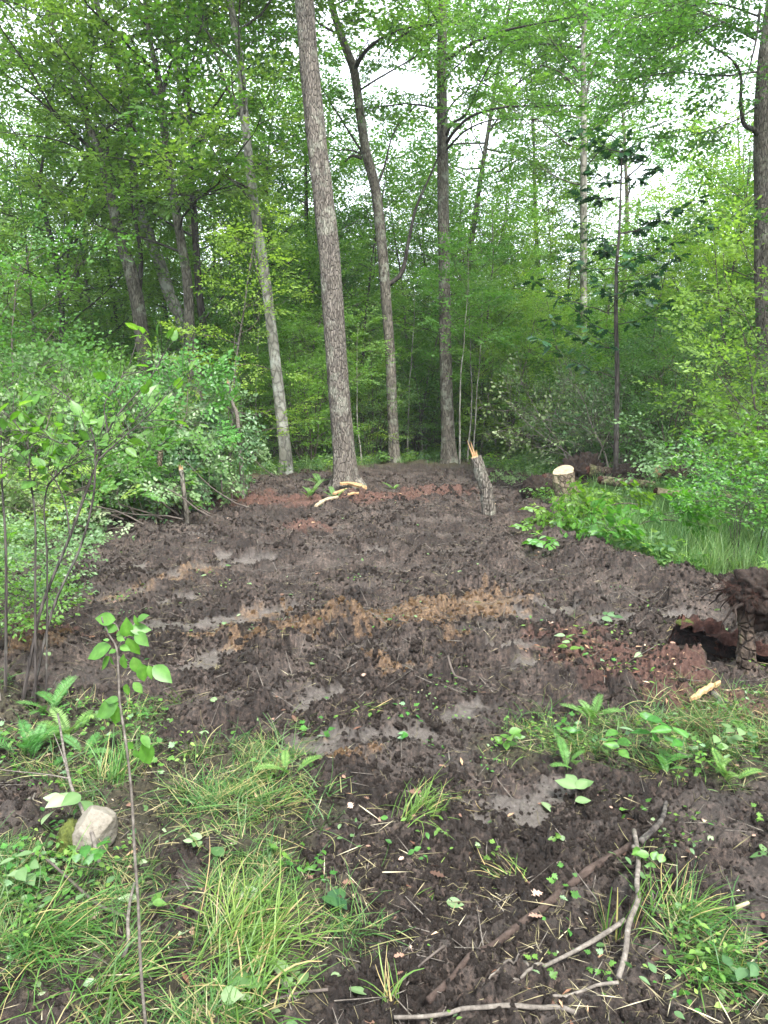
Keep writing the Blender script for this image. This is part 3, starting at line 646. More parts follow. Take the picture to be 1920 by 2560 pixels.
# ------------------------------------------------------------------ the measured trees around the clearing
CR = lambda z0, n, L, **k: dict(dict(z0=z0 - 1.6, n=int(n * 1.9), L=L * 1.25, step=.32, ssc=1.25, n_spray=4), **k)
hero('tree', 'thick straight shaggy trunk at the centre, wood slabs at its foot', 'tree', [(864, 1222, 59), (858, 1120, 53), (838, 850, 52), (822, 620, 50), (795, 380, 46), (775, 180, 44), (760, 0, 42)], 13.3, 8, 'bark_main', 'leaf', CR(9.8, 10, 2.8), 60, .085, (.30, .85, 5), 1, ring=.035)
hero('tree', 'slender smooth pale trunk with a hollow foot, left of the thick centre trunk', 'tree', [(716, 1185, 34), (712, 1120, 31), (690, 920, 27), (664, 700, 24), (640, 540, 22), (615, 330, 20), (598, 130, 17), (575, 0, 15)], 15.6, 6, 'bark_pale', 'leaf_bright', CR(7.0, 10, 2.4), 28, .04, (.3, .7, 4), 2,
     [dict(p=[(655, 720), (640, 660), (634, 610)], w=8, leafy=False), dict(p=[(600, 285), (582, 230), (578, 170)], w=7, dy=-.5), dict(p=[(600, 290), (560, 200), (530, 110), (500, 40)], w=8, dy=-1), dict(p=[(622, 470), (560, 440), (510, 410)], w=6, dy=-1.2, f0=.2)])
hero('tree', 'dark crooked trunk right of the thick centre one, leaning left above', 'tree', [(986, 1150, 27), (982, 1060, 26), (976, 900, 25), (966, 760, 25), (955, 620, 25), (940, 480, 24), (915, 380, 22), (900, 280, 21), (886, 180, 20), (868, 130, 19), (850, 80, 17), (826, 0, 15)], 18.6, 5, 'bark', 'leaf', CR(10.2, 7, 2.6), 24, .06, (.3, .4, 5), 3,
     [dict(p=[(972, 712), (1005, 680), (1022, 600), (1040, 520), (1075, 440), (1096, 390)], w=12, leafy=False), dict(p=[(1096, 390), (1110, 300), (1150, 240), (1250, 180)], w=8, dy=-1), dict(p=[(886, 175), (905, 140), (940, 105), (1000, 75), (1080, 60)], w=12, dy=-1.5, f0=.35),
      dict(p=[(905, 395), (880, 390), (862, 405)], w=10, leafy=False), dict(p=[(905, 385), (870, 375), (820, 378)], w=5, leafy=False), dict(p=[(905, 380), (860, 310), (822, 250), (790, 200)], w=6, f0=.5, dy=1), dict(p=[(940, 470), (960, 420), (985, 330), (1040, 260)], w=7, f0=.5, dy=1)])
hero('tree', 'straight grey trunk between the splintered stem and the crooked dark trunk', 'tree', [(1123, 1152, 38), (1120, 1080, 33), (1114, 900, 30), (1111, 700, 28), (1108, 500, 27), (1106, 330, 26), (1104, 180, 23), (1106, 0, 20)], 18.8, 6, 'bark', 'leaf', CR(9.9, 9, 3.0), 28, .055, (.35, .5, 5), 4,
     [dict(p=[(1112, 365), (1135, 330), (1180, 290), (1260, 268), (1380, 264), (1470, 266)], w=9, f0=.3, dy=-2, sub=.3), dict(p=[(1112, 350), (1130, 310), (1165, 285), (1200, 210), (1240, 140), (1300, 90)], w=8, f0=.3, dy=-1.5), dict(p=[(1116, 150), (1180, 110), (1250, 80), (1340, 60), (1450, 40)], w=9, dy=-2, f0=.2),
      dict(p=[(1112, 380), (1160, 330), (1230, 300), (1330, 300)], w=6, f0=.3, dy=-2.5), dict(p=[(1104, 60), (1040, 70), (980, 110), (940, 160)], w=7, dy=-1, f0=.2)])
hero('tree', 'brown forked double trunk leaning left behind the heap of felled branches', 'tree', [(372, 1160, 39), (366, 960, 36), (350, 800, 34), (330, 690, 32), (300, 590, 27), (272, 470, 22), (255, 400, 19), (228, 330, 17), (185, 200, 13), (150, 110, 9), (120, 30, 7)], 17.5, 5, 'bark', 'leaf', CR(7.2, 9, 3.0), 24, .06, None, 5,
     [dict(p=[(345, 760), (352, 640), (330, 500), (332, 400)], w=14, leafy=False), dict(p=[(285, 450), (270, 400), (265, 330), (225, 250), (190, 110)], w=10, f0=.4), dict(p=[(240, 380), (180, 330), (110, 260), (30, 200), (-20, 160)], w=9, f0=.35, dy=-1), dict(p=[(215, 290), (180, 240), (150, 200), (95, 170), (30, 150)], w=7, f0=.3),
      dict(p=[(215, 280), (225, 180), (235, 110), (225, 30)], w=7, f0=.3), dict(p=[(255, 420), (190, 370), (120, 345), (0, 330)], w=6, f0=.2, dy=-1.5)])
hero('tree', 'pale mottled grey trunk leaning left, second from the left behind the heap', 'tree', [(500, 1150, 34), (486, 960, 31), (460, 820, 29), (425, 740, 29), (400, 660, 28), (372, 590, 26), (345, 500, 19), (335, 440, 17), (318, 260, 15), (290, 150, 14), (245, 20, 13)], 19, 5, 'bark_pale', 'leaf_bright', CR(8.0, 9, 3.0), 24, .04, None, 6,
     [dict(p=[(360, 560), (310, 460), (290, 380), (240, 330)], w=9, f0=.3, dy=-1)])
hero('tree', 'knotty trunk third from the left behind the heap, standing close to a thinner one', 'tree', [(512, 1160, 26), (500, 1000, 24), (478, 850, 24), (468, 700, 23), (445, 560, 20), (425, 430, 19), (408, 300, 17), (395, 190, 14), (375, 100, 11), (365, 20, 8)], 16.5, 5, 'bark', 'leaf', CR(6.0, 9, 2.8), 20, .09, None, 7,
     [dict(p=[(405, 250), (418, 190), (430, 150)], w=11, leafy=False), dict(p=[(400, 260), (350, 170), (330, 100), (290, 30)], w=7), dict(p=[(440, 540), (470, 500), (560, 470), (620, 455)], w=6, f0=.1, dy=-1.5), dict(p=[(440, 460), (380, 420), (320, 400), (260, 390)], w=6, f0=.1, dy=-1.2)])
hero('tree', 'thin dark trunk just right of the knotty one, with a thick branch slanting up right', 'tree', [(536, 1150, 21), (525, 1000, 20), (512, 850, 19), (497, 720, 17), (488, 580, 16), (480, 450, 14), (475, 300, 12), (468, 180, 9), (470, 60, 7)], 17.8, 4, 'bark_dark', 'leaf', CR(6.5, 8, 2.6), 18, .08, None, 8,
     [dict(p=[(484, 365), (520, 335), (560, 310), (590, 285)], w=10, f0=.7, dy=-.5), dict(p=[(510, 800), (560, 740), (620, 700), (690, 690)], w=6, f0=.2, dy=-1.2), dict(p=[(505, 690), (570, 640), (640, 620)], w=5, f0=.1, dy=-1.5)])
hero('tree', 'straight slim grey trunk standing far back in the gap of sky at the right', 'tree', [(1456, 1120, 20), (1458, 880, 18), (1459, 640, 17), (1459, 420, 16), (1460, 280, 14), (1458, 120, 12), (1466, 0, 10)], 24, 5, 'bark_pale', 'leaf', CR(9.5, 14, 3.0, sub=.45), 16, .05, None, 9,
     [dict(p=[(1462, 250), (1500, 130), (1600, 30)], w=7, f0=.2), dict(p=[(1458, 250), (1400, 180), (1300, 150)], w=6, f0=.2)])
hero('tree', 'dark rough trunk cut by the right edge, with a crooked low limb', 'tree', [(1925, 1180, 49), (1918, 900, 42), (1908, 700, 40), (1908, 500, 39), (1905, 350, 37), (1912, 180, 35), (1935, 0, 33)], 13.8, 6, 'bark_main', 'leaf', CR(9.4, 9, 3.0), 32, .08, None, 10,
     [dict(p=[(1905, 350), (1885, 325), (1860, 310), (1852, 260), (1852, 190), (1830, 150), (1780, 115)], w=14, f0=.6, dy=-.6), dict(p=[(1780, 115), (1720, 60), (1680, 10)], w=6, f0=.0, dy=-.6), dict(p=[(1890, 180), (1800, 190), (1700, 180), (1620, 190), (1560, 200)], w=5, f0=.1, dy=-1.5, sub=.55, step=.25), dict(p=[(1900, 260), (1840, 300), (1760, 330), (1700, 340)], w=4, f0=.1, dy=-1, sub=.5, step=.25), dict(p=[(1905, 480), (1860, 520), (1800, 560)], w=4, f0=.1, dy=-1, sub=.6, step=.25),
      dict(p=[(1890, 100), (1800, 60), (1720, 100), (1640, 140)], w=5, f0=.1, dy=-1.8, sub=.55, step=.25), dict(p=[(1895, 40), (1800, 10), (1700, 20), (1560, 50)], w=5, f0=.1, dy=-2.5, sub=.5, step=.25), dict(p=[(1900, 20), (1890, 100), (1870, 180), (1850, 230)], w=7, f0=.3, dy=-1)], lsc=1.15, tmpl=RHOMB)
hero('tree', 'dark stem far back between the pale smooth trunk and the thick centre one', 'tree', [(790, 1120, 15), (785, 950, 14), (780, 800, 14), (772, 700, 13), (768, 600, 11), (765, 500, 8)], 25, 4, 'bark_dark', 'leaf', CR(5.5, 9, 2.4), 12, .06, None, 11)
hero('tree', 'blackish stem deep in the shade at the far left above the bushes', 'tree', [(165, 1130, 17), (158, 900, 15), (150, 720, 14), (128, 600, 12), (100, 480, 9), (110, 380, 6)], 19, 4, 'bark_dark', 'leaf', CR(4.0, 11, 2.4), 12, .06, None, 12, [dict(p=[(155, 720), (178, 600), (215, 480), (240, 400)], w=7, f0=.4)])
# the oak sapling at the right: a thin stem with big lobed leaves
def oak_sapling():
    rng = np.random.default_rng(77); D = 12.0
    pts = [(1546, 1090, 13), (1543, 950, 12), (1540, 800, 10), (1541, 680, 8), (1548, 580, 6), (1552, 470, 5), (1555, 380, 3)]
    path = np.array([[*P(a, b, D), w / 2 / FPX * D] for a, b, w in pts]); zb = Hh(path[0, 0], D); path[0, 2] = zb - .05
    o = empty('oak_sapling', (path[0, 0], D, zb), 'thin young oak with large dark lobed leaves against the sky at the right', 'young tree'); L0 = np.array(o.location)
    sm = spline(path, 60); tk = MB(); tube(tk, sm[:, :3] - L0, sm[:, 3], 8, bark=.05); tk.build('trunk', M['bark_dark'], o)
    wood = MB(); lf = MB(); tips = [(1450, 560, -.3), (1420, 640, .3), (1640, 420, .4), (1680, 520, -.4), (1480, 420, 0), (1600, 380, .2), (1400, 740, -.8), (1330, 700, .3), (1380, 800, -.5), (1470, 820, -.9), (1650, 590, -.6), (1740, 500, -.2), (1500, 700, -.8), (1620, 700, -.7), (1700, 640, -.9), (1560, 350, .1), (1440, 480, .5), (1500, 620, .4), (1590, 640, -1.0), (1490, 340, -.1), (1350, 840, -.9), (1760, 560, -.8), (1430, 330, .2), (1660, 760, -1.1)]
    for (px, py, dy) in tips:
        e = P(px, py, D + dy); z = max(e[2] - abs(e[0] - sm[30, 0]) * .45, 1.6); k = min(np.searchsorted(sm[:, 2], z), len(sm) - 1); s = sm[k, :3]
        mid = (s + e) / 2 + [0, 0, -.08]; q = spline([s, mid, e], 10) + rng.normal(0, .015, (10, 3)); q[0] = s; tube(wood, q, np.linspace(.009, .003, 10), 4, cap=False)
        for j in range(5):
            f = .35 + .65 * j / 4; c, t_ = at(q, min(f, .99)); n = 5 if j < 4 else 8
            a = rng.uniform(0, 6.28, n); d = np.stack([np.cos(a), np.sin(a), rng.normal(-.25, .3, n)], 1) + t_ * .5
            st = c + unit(d) * .04; leaves(lf, st, d, rng.normal(0, .45, (n, 3)) + [0, 0, 1], rng.uniform(.13, .2, n), OAK, rng=rng)
    for mb in (wood, lf): mb.v = [v - L0 for v in mb.v]
    wood.build('branches', M['bark_dark'], o); lf.build('leaves', M['leaf_oak'], o, smooth=False)
oak_sapling()

# ------------------------------------------------------------------ trees and bushes in the middle distance: (kind, px, distance, scale, label)
MIDS = [
 ('hemlock', 20, 19, 1.0, 'dark needle-leaved conifer at the left edge above the bushes', None), ('hemlock', -150, 14, .9, 'dark drooping conifer just beyond the left edge', None), ('hemlock', 250, 24, 1.0, 'dark conifer between the far left black stem and the forked double trunk', None),
 ('mid', 440, 21, .95, 'light green understory tree behind the pale mottled trunk', None), ('mid2', 620, 20, .85, 'green spreading understory tree just behind the slender pale trunk', None), ('beech', 575, 15.0, .75, 'beech-like tree with flat green sprays right of the thin dark trunk', None),
 ('beech', 740, 20, .9, 'bright low tree seen between the slender pale trunk and the thick centre trunk', None), ('mid', 900, 23, 1.0, 'bright green tree filling the gap between the centre trunk and the crooked one', None), ('beech', 1045, 22, .85, 'yellow-green tree in the gap left of the straight grey trunk', None),
 ('mid', 1190, 22.5, .85, 'broad bright tree just right of the straight grey trunk', None), ('mid2', 1330, 26, .9, 'green tree in front of the far slim grey trunk', 'leaf_bright'), ('beech', 1270, 20.5, .7, 'low bright tree over the dark opening in the undergrowth', None),
 ('beech', 1440, 18.5, .62, 'green low tree behind the young oak', None), ('mid2', 1610, 20, .8, 'dense green tree on the right behind the young oak', 'leaf_bright'), ('mid', 1760, 20, .95, 'tall leafy green tree near the right edge, left of the rough trunk', None), ('beech', 1850, 15.5, .75, 'leafy tree just left of the rough trunk at the right edge', None),
 ('mid2', 110, 20, 1.0, 'mid green tree left of the forked double trunk', None), ('mid', 330, 22.5, 1.1, 'tall green tree seen behind the forked double trunk', None), ('mid', 700, 25, 1.3, 'tall bright tree far behind the slender pale trunk', None), ('mid2', 1990, 17, 1.1, 'green tree beyond the right edge', None),
 ('tall2', 240, 29, .9, 'tall tree rising far behind the forked double trunk', 'leaf'), ('tall', 540, 30, .8, 'tall tree far behind the knotty dark trunk', None), ('tall3', 870, 31, .80, 'tall bluish tree far behind the centre trunk', None), ('tall2', 1050, 29, .72, 'tall light tree between the crooked and the straight trunk', None),
 ('tall3', 1230, 33, .68, 'pale bluish tree far behind, right of the straight trunk', None), ('tall3', 1800, 31, .66, 'rounded pale tree on the skyline at the right', 'leaf_blue'), ('tall2', 1680, 28, .52, 'light green tree below the skyline right of the young oak', None),
 ('high', 1170, 27, 1.1, 'high-crowned tree just right of the straight grey trunk, far back', None), ('high', 1530, 30, 1.1, 'high-crowned tree far behind the young oak', None),
 ('tall2', 690, 30, .95, 'light tall tree far back, left of the centre trunk', None), ('tall3', 1383, 30, .78, 'thin distant tree left of the far slim grey trunk', 'leaf'),
]
rz_ = random.Random(5)
for kind, px, D, s, lab, lm in MIDS:
    x = (px - CX) / FPX * D
    nm, cat = ('conifer', 'conifer') if kind == 'hemlock' else ('tree', 'tree')
    plant(kind, x, D, lab, cat, None, s, rz_.uniform(0, 6.28), nm, leaf=lm)
BUSH = [
 ('pole', 1150, 18.3, 1.0, 'thin pale pole-like sapling just right of the straight grey trunk', None), ('pole', 1168, 19.0, .9, 'second thin pole-like sapling right of the straight grey trunk', None), ('pole', 1182, 18.6, .8, 'third thin pole-like sapling right of the straight grey trunk', None), ('pole', 1240, 23, 1.0, 'thin stem standing inside the dark opening of the undergrowth', None), ('pole', 1275, 24, 1.1, 'dark thin stem in the right half of the opening in the undergrowth', None), ('pole', 1300, 22.5, .9, 'thin stem at the right side of the opening in the undergrowth', None), ('pole', 1018, 20, .9, 'thin sapling stem between the crooked and the straight trunks', None), ('pole', 905, 18.5, .7, 'thin sapling stem left of the crooked dark trunk', None), ('pole', 640, 17, .8, 'thin sapling stem left of the slender pale trunk', None),
 ('bush2', 790, 18.6, 1.0, 'bright yellow-green bush close behind the centre trunk on its left', None), ('beech', 930, 19.6, .5, 'bright layered young tree between the centre and the crooked trunks', None), ('beech', 1055, 20.3, .5, 'bright layered young tree between the crooked and straight trunks', None), ('beech', 1200, 20.8, .48, 'bright layered young tree right behind the straight trunk', None), ('beech', 680, 17.6, .55, 'bright layered young tree behind the slender pale trunk', None), ('beech', 1370, 18.2, .5, 'bright layered young tree left of the young oak', None), ('beech', 600, 16.4, .45, 'small layered tree left of the slender pale trunk foot', 'leaf'), ('bush2', 1290, 22.5, 1.0, 'bright bush closing the back of the opening in the undergrowth', None),
 ('bush', 30, 12.5, .8, 'dense green bush behind the heap at the left edge', None), ('bush4', 190, 13.5, .8, 'dark bush behind the left part of the heap', None), ('bush2', 330, 13.5, .62, 'leafy bush behind the heap below the forked trunk', None), ('bush2', 470, 14.5, .6, 'green bush behind the heap below the pale mottled trunk', 'leaf'),
 ('bush4', 620, 17.5, .9, 'green bush just left of the slender pale trunk', 'leaf'), ('bush', 770, 17.5, .95, 'low bush between the slender pale trunk and the centre trunk', 'leaf_bright'), ('bush4', 700, 20.5, 1.1, 'green bush behind the slender pale trunk', 'leaf'), ('bush4', 890, 20.5, 1.0, 'green bush behind and right of the centre trunk', 'leaf_bright'), ('bush', 940, 19.5, .8, 'low bush in front of the crooked trunk foot', 'leaf_dark'),
 ('bush4', 1050, 21.5, 1.0, 'green brush between the crooked and straight trunks', 'leaf'), ('bush4', 1180, 22.5, .8, 'thin green thicket right of the straight trunk', 'leaf'), ('bush4', 1345, 20, 1.05, 'dark thicket right of the opening in the undergrowth', None), ('bush3', 1420, 16.5, 1.0, 'pale bush behind the cut stump', None), ('bush3', 1490, 15, .8, 'bluish bush behind the overturned root mass', None),
 ('bush4', 1570, 15.5, 1.1, 'dark bush at the foot of the young oak', None), ('bush', 1660, 13.5, 1.0, 'green bush behind the long rotten log', 'leaf_dark'), ('bush3', 1790, 13, .85, 'bluish bush behind the big-leaved shrub', None), ('bush2', 1900, 12.5, .6, 'leafy bush near the right edge by the rough trunk', 'leaf'),
 ('bush2', 1120, 25.5, 1.2, 'bright bush deep in the wood beyond the straight trunk', None), ('bush', 1500, 19, 1.35, 'tall bush behind the young oak', None), ('bush4', 1800, 15.5, 1.3, 'tall dark bush right of the young oak near the rough trunk', None), ('bush2', 560, 21, 1.2, 'tall bush behind the thin dark trunk', 'leaf_dark'), ('bush2', -120, 10.5, 1.1, 'bush just beyond the left edge', 'leaf'), ('bush2', 2010, 9.5, 1.0, 'bush just beyond the right edge', 'leaf'),
 ('bush4', 400, 17, 1.2, 'green bush between the forked trunk and the pale mottled one', 'leaf'), ('bush4', 90, 17, 1.1, 'dark tall bush under the left conifer', None), ('bush4', 980, 25, 1.3, 'bright bush far behind the crooked trunk', 'leaf_bright'), ('bush4', 800, 25, 1.4, 'bright bush far behind the centre trunk', 'leaf_bright'),
]
for kind, px, D, s, lab, lm in BUSH:
    plant(kind, (px - CX) / FPX * D, D, lab, {'beech': 'young tree', 'pole': 'sapling'}.get(kind, 'bush'), None, s, rz_.uniform(0, 6.28), leaf=lm)

# the wood beyond: one mass, from about 26 m outwards and to the sides
def far_wood():
    rng = np.random.default_rng(5); pr = []
    for k in ('tall', 'tall2', 'tall3', 'mid2', 'mid', 'bush2'):
        tr, wd, lf = get_proto(k); mb = []
        me = bpy.data.meshes.new('wood_tree')
        # merge trunk, branches and crown of the kind into one mesh with three materials
        V = []; L_ = []; T = []; MI = []; R_ = []; n = 0
        for mi, o in enumerate((tr, wd, lf)):
            d = o.data; a = np.empty(len(d.vertices) * 3, np.float32); d.vertices.foreach_get('co', a); V.append(a)
            b = np.empty(len(d.loops), np.int32); d.loops.foreach_get('vertex_index', b); L_.append(b + n); n += len(d.vertices)
            c = np.empty(len(d.polygons), np.int32); d.polygons.foreach_get('loop_total', c); T.append(c); MI.append(np.full(len(c), mi, np.int32))
            e = np.empty(len(d.vertices), np.float32); d.attributes['rnd'].data.foreach_get('value', e); R_.append(e)
        V, L_, T, MI, R_ = map(np.concatenate, (V, L_, T, MI, R_))
        me.vertices.add(n); me.vertices.foreach_set('co', V); me.loops.add(len(L_)); me.loops.foreach_set('vertex_index', L_)
        me.polygons.add(len(T)); me.polygons.foreach_set('loop_start', np.concatenate([[0], np.cumsum(T)[:-1]]).astype(np.int32)); me.polygons.foreach_set('loop_total', T); me.polygons.foreach_set('material_index', MI)
        me.attributes.new('rnd', 'FLOAT', 'POINT').data.foreach_set('value', R_); me.update(calc_edges=True)
        for o in (tr, wd, lf): me.materials.append(o.data.materials[0])
        pr.append(bpy.data.objects.new('wood_tree', me))
    pts = []; rot = []; scl = []; idx = []
    for i in range(2600):
        a = rng.uniform(-75, 75) * pi / 180; r = 27 + 55 * rng.random() ** 1.1
        x, y = r * sin(a), r * cos(a)
        if abs(a) > .75: r2 = 9 + 60 * rng.random(); x, y = r2 * sin(a), r2 * cos(a)
        k = rng.choice(6, p=[.07, .07, .06, .36, .16, .28])
        if pts and min((x - q[0]) ** 2 + (y - q[1]) ** 2 for q in pts) < (9.0 if k < 3 else 3.6): continue
        az_px = CX + tan(a) * FPX if abs(a) < 1.2 else 0
        s = rng.uniform(.75, 1.1)
        # the skyline dips towards the right, as the wood does
        if 1100 < az_px < 2000 and k < 3: s *= .46 + .12 * rng.random() + .10 * abs(az_px - 1450) / 400
        elif 820 < az_px <= 1100 and k < 3: s *= .72
        pts.append((x, y, Hh(x, y) - .1)); rot.append((0, 0, rng.uniform(0, 6.28))); scl.append(s); idx.append(k)
    for i in range(200):   # undergrowth along the edge
        a = rng.uniform(-40, 40) * pi / 180; r = rng.uniform(24, 34); x, y = r * sin(a), r * cos(a)
        px = CX + tan(a) * FPX
        if 1180 < px < 1330 and r < 29: continue
        pts.append((x, y, Hh(x, y) - .1)); rot.append((0, 0, rng.uniform(0, 6.28))); scl.append(rng.uniform(.7, 1.3)); idx.append(5 if rng.random() < .7 else 3)
    return scatter('far_woods', pr, pts, rot, scl, idx, 'deep green wood beyond the clearing, seen as one mass of trees', 'woods')
far_wood()

# ------------------------------------------------------------------ small builders
def blades(mb, root, az, ln, lean, curl, w, rng, K_=6, tone=None):
    n = len(root); t = np.linspace(0, 1, K_)
    th = lean[:, None] + curl[:, None] * t[None]; ds = ln[:, None] / (K_ - 1)
    rx = np.concatenate([np.zeros((n, 1)), np.cumsum(np.sin(th[:, :-1]) * ds, 1)], 1); rz = np.concatenate([np.zeros((n, 1)), np.cumsum(np.cos(th[:, :-1]) * ds, 1)], 1)
    azt = az[:, None] + rng.normal(0, .25, (n, 1)) * t[None]
    c = root[:, None] + np.stack([rx * np.cos(azt), rx * np.sin(azt), rz], -1)
    sd = np.stack([-np.sin(azt), np.cos(azt), 0 * azt + rng.normal(0, .4, (n, 1))], -1); ww = w[:, None, None] * (np.sin(np.clip(1.15 - t, 0, 1) * pi / 2) ** .8)[None, :, None] * .5
    v = np.stack([c + sd * ww, c - sd * ww], 2).reshape(-1, 3); o = (np.arange(n) * 2 * K_)[:, None, None]
    f = np.array([(2 * i, 2 * i + 1, 2 * i + 3, 2 * i + 2) for i in range(K_ - 1)])
    if tone is None: tone = np.clip(rng.normal(.45, .22, n), 0, 1)
    mb.add(v, [(f[None] + o).reshape(-1, 4)], np.repeat(tone, 2 * K_))
def tuft(seed, n, h, spread=.03, lean=(.1, .9), curl=(.3, 1.3), w=.004, comb=None, name='grass_tuft', mat='grass', link=False, dry=.05):
    r = np.random.default_rng(seed); mb = MB(); a = r.uniform(0, 6.28, n) if comb is None else r.normal(comb[0], comb[1], n)
    rt = np.stack([r.normal(0, spread, n), r.normal(0, spread, n), np.full(n, -.015)], 1)
    tone = np.clip(r.normal(.45, .2, n), 0, .84); tone = np.where(r.random(n) < dry, 1, tone)
    blades(mb, rt, a, h * r.uniform(.5, 1.15, n), r.uniform(*lean, n), r.uniform(*curl, n), w * r.uniform(.6, 1.3, n), r, tone=tone)
    return mb.build(name, M[mat], smooth=False, link=link)
def sphere_grid(nu, nv):
    u = np.linspace(0, 2 * pi, nu, endpoint=False); v = np.linspace(0.0, pi, nv + 2)[1:-1]
    V, U = np.meshgrid(v, u, indexing='ij'); p = np.stack([np.sin(V) * np.cos(U), np.sin(V) * np.sin(U), np.cos(V)], -1).reshape(-1, 3)
    i = np.arange(nv - 1)[:, None] * nu; j = np.arange(nu)[None]; j2 = (j + 1) % nu
    q = np.stack([i + j, i + nu + j, i + nu + j2, i + j2], -1).reshape(-1, 4); n = len(p); k = np.arange(nu); k2 = (k + 1) % nu
    t = np.vstack([np.stack([np.full(nu, n), k, k2], 1), np.stack([np.full(nu, n + 1), (nv - 1) * nu + k2, (nv - 1) * nu + k], 1)])
    return np.vstack([p, [[0, 0, 1], [0, 0, -1]]]), [q, t]
def n3(p, sc, s, o=4, g=.55): return (fbm(p[:, 0] * sc + 9, p[:, 1] * sc + 3, o, s, g) + fbm(p[:, 1] * sc + 5, p[:, 2] * sc + 7, o, s + 3, g) + fbm(p[:, 2] * sc + 1, p[:, 0] * sc + 2, o, s + 6, g)) / 3 - .5
def lump(mb, c, rad, seed, amp=.5, sc=1.6, nu=28, nv=18, ridg=0.0, mi=0):
    p, f = sphere_grid(nu, nv); k = 1 + amp * 2 * n3(p, sc, seed) + ridg * 2 * np.abs(n3(p, sc * 3, seed + 20))
    mb.add(np.asarray(c) + p * k[:, None] * np.asarray(rad), f, .5, mi)
def thing1(name, mb, mat, label, cat, loc, group=None, smooth=True):
    o = mb.build(name, mat, None, smooth, loc=loc); return tag(o, label, cat, group)
def gpath(pts, lift=0.0, n=None, w=None):
    """ground-hugging path from measured points (px, py[, height above ground])"""
    q = []
    for p_ in pts:
        z = p_[2] if len(p_) > 2 else 0; g = onG(p_[0], p_[1]);
        if z: d = P(p_[0], p_[1], g[1]); g = onG(p_[0], p_[1] + z * FPX / max(g[1], .5) * .8)
        q.append([g[0], g[1], Hh(g[0], g[1]) + z + lift])
    q = np.array(q); return spline(q, n or len(q) * 7)

# ------------------------------------------------------------------ felled branches heaped on the left
def branch_proto(seed, L_=2.2, lsc=.9, tmpl=OVATE, leaf='leaf_pale', step=.26, sub=.5, ssc=.8, r0=.018, keep=1.0, name='felled_branch', bend=.0, wm='twig'):
    rng = np.random.default_rng(seed); wood = MB(); lf = MB(); S = []
    pts = limb(rng, [0, 0, 0], [1, 0, .15], L_, 8, bend, .12); dress(wood, S, rng, pts, r0, L_, step=step, sub=sub, ssc=ssc, f0=.15)
    emit(lf, wood, S, rng, tmpl, lsc, tilt=.7, keep=keep)
    return wood.build('stem', M[wm], link=False), lf.build('leaves', M[leaf], smooth=False, link=False)
def put_branch(pr, loc, rot, label, s=1.0, group=None, name='felled_branch', cat='cut branch'):
    e = empty(name, loc, label, cat, group); e.rotation_euler = rot; e.scale = (s, s, s)
    for q in pr: c = q.copy(); SC.collection.objects.link(c); c.parent = e
    return e
BP = [branch_proto(201, step=.2, lsc=1.05), branch_proto(202, leaf='leaf_blue', lsc=1.15, step=.2), branch_proto(203, leaf='leaf_near', lsc=1.0, step=.2), branch_proto(204, leaf='leaf', lsc=1.15, step=.22)]
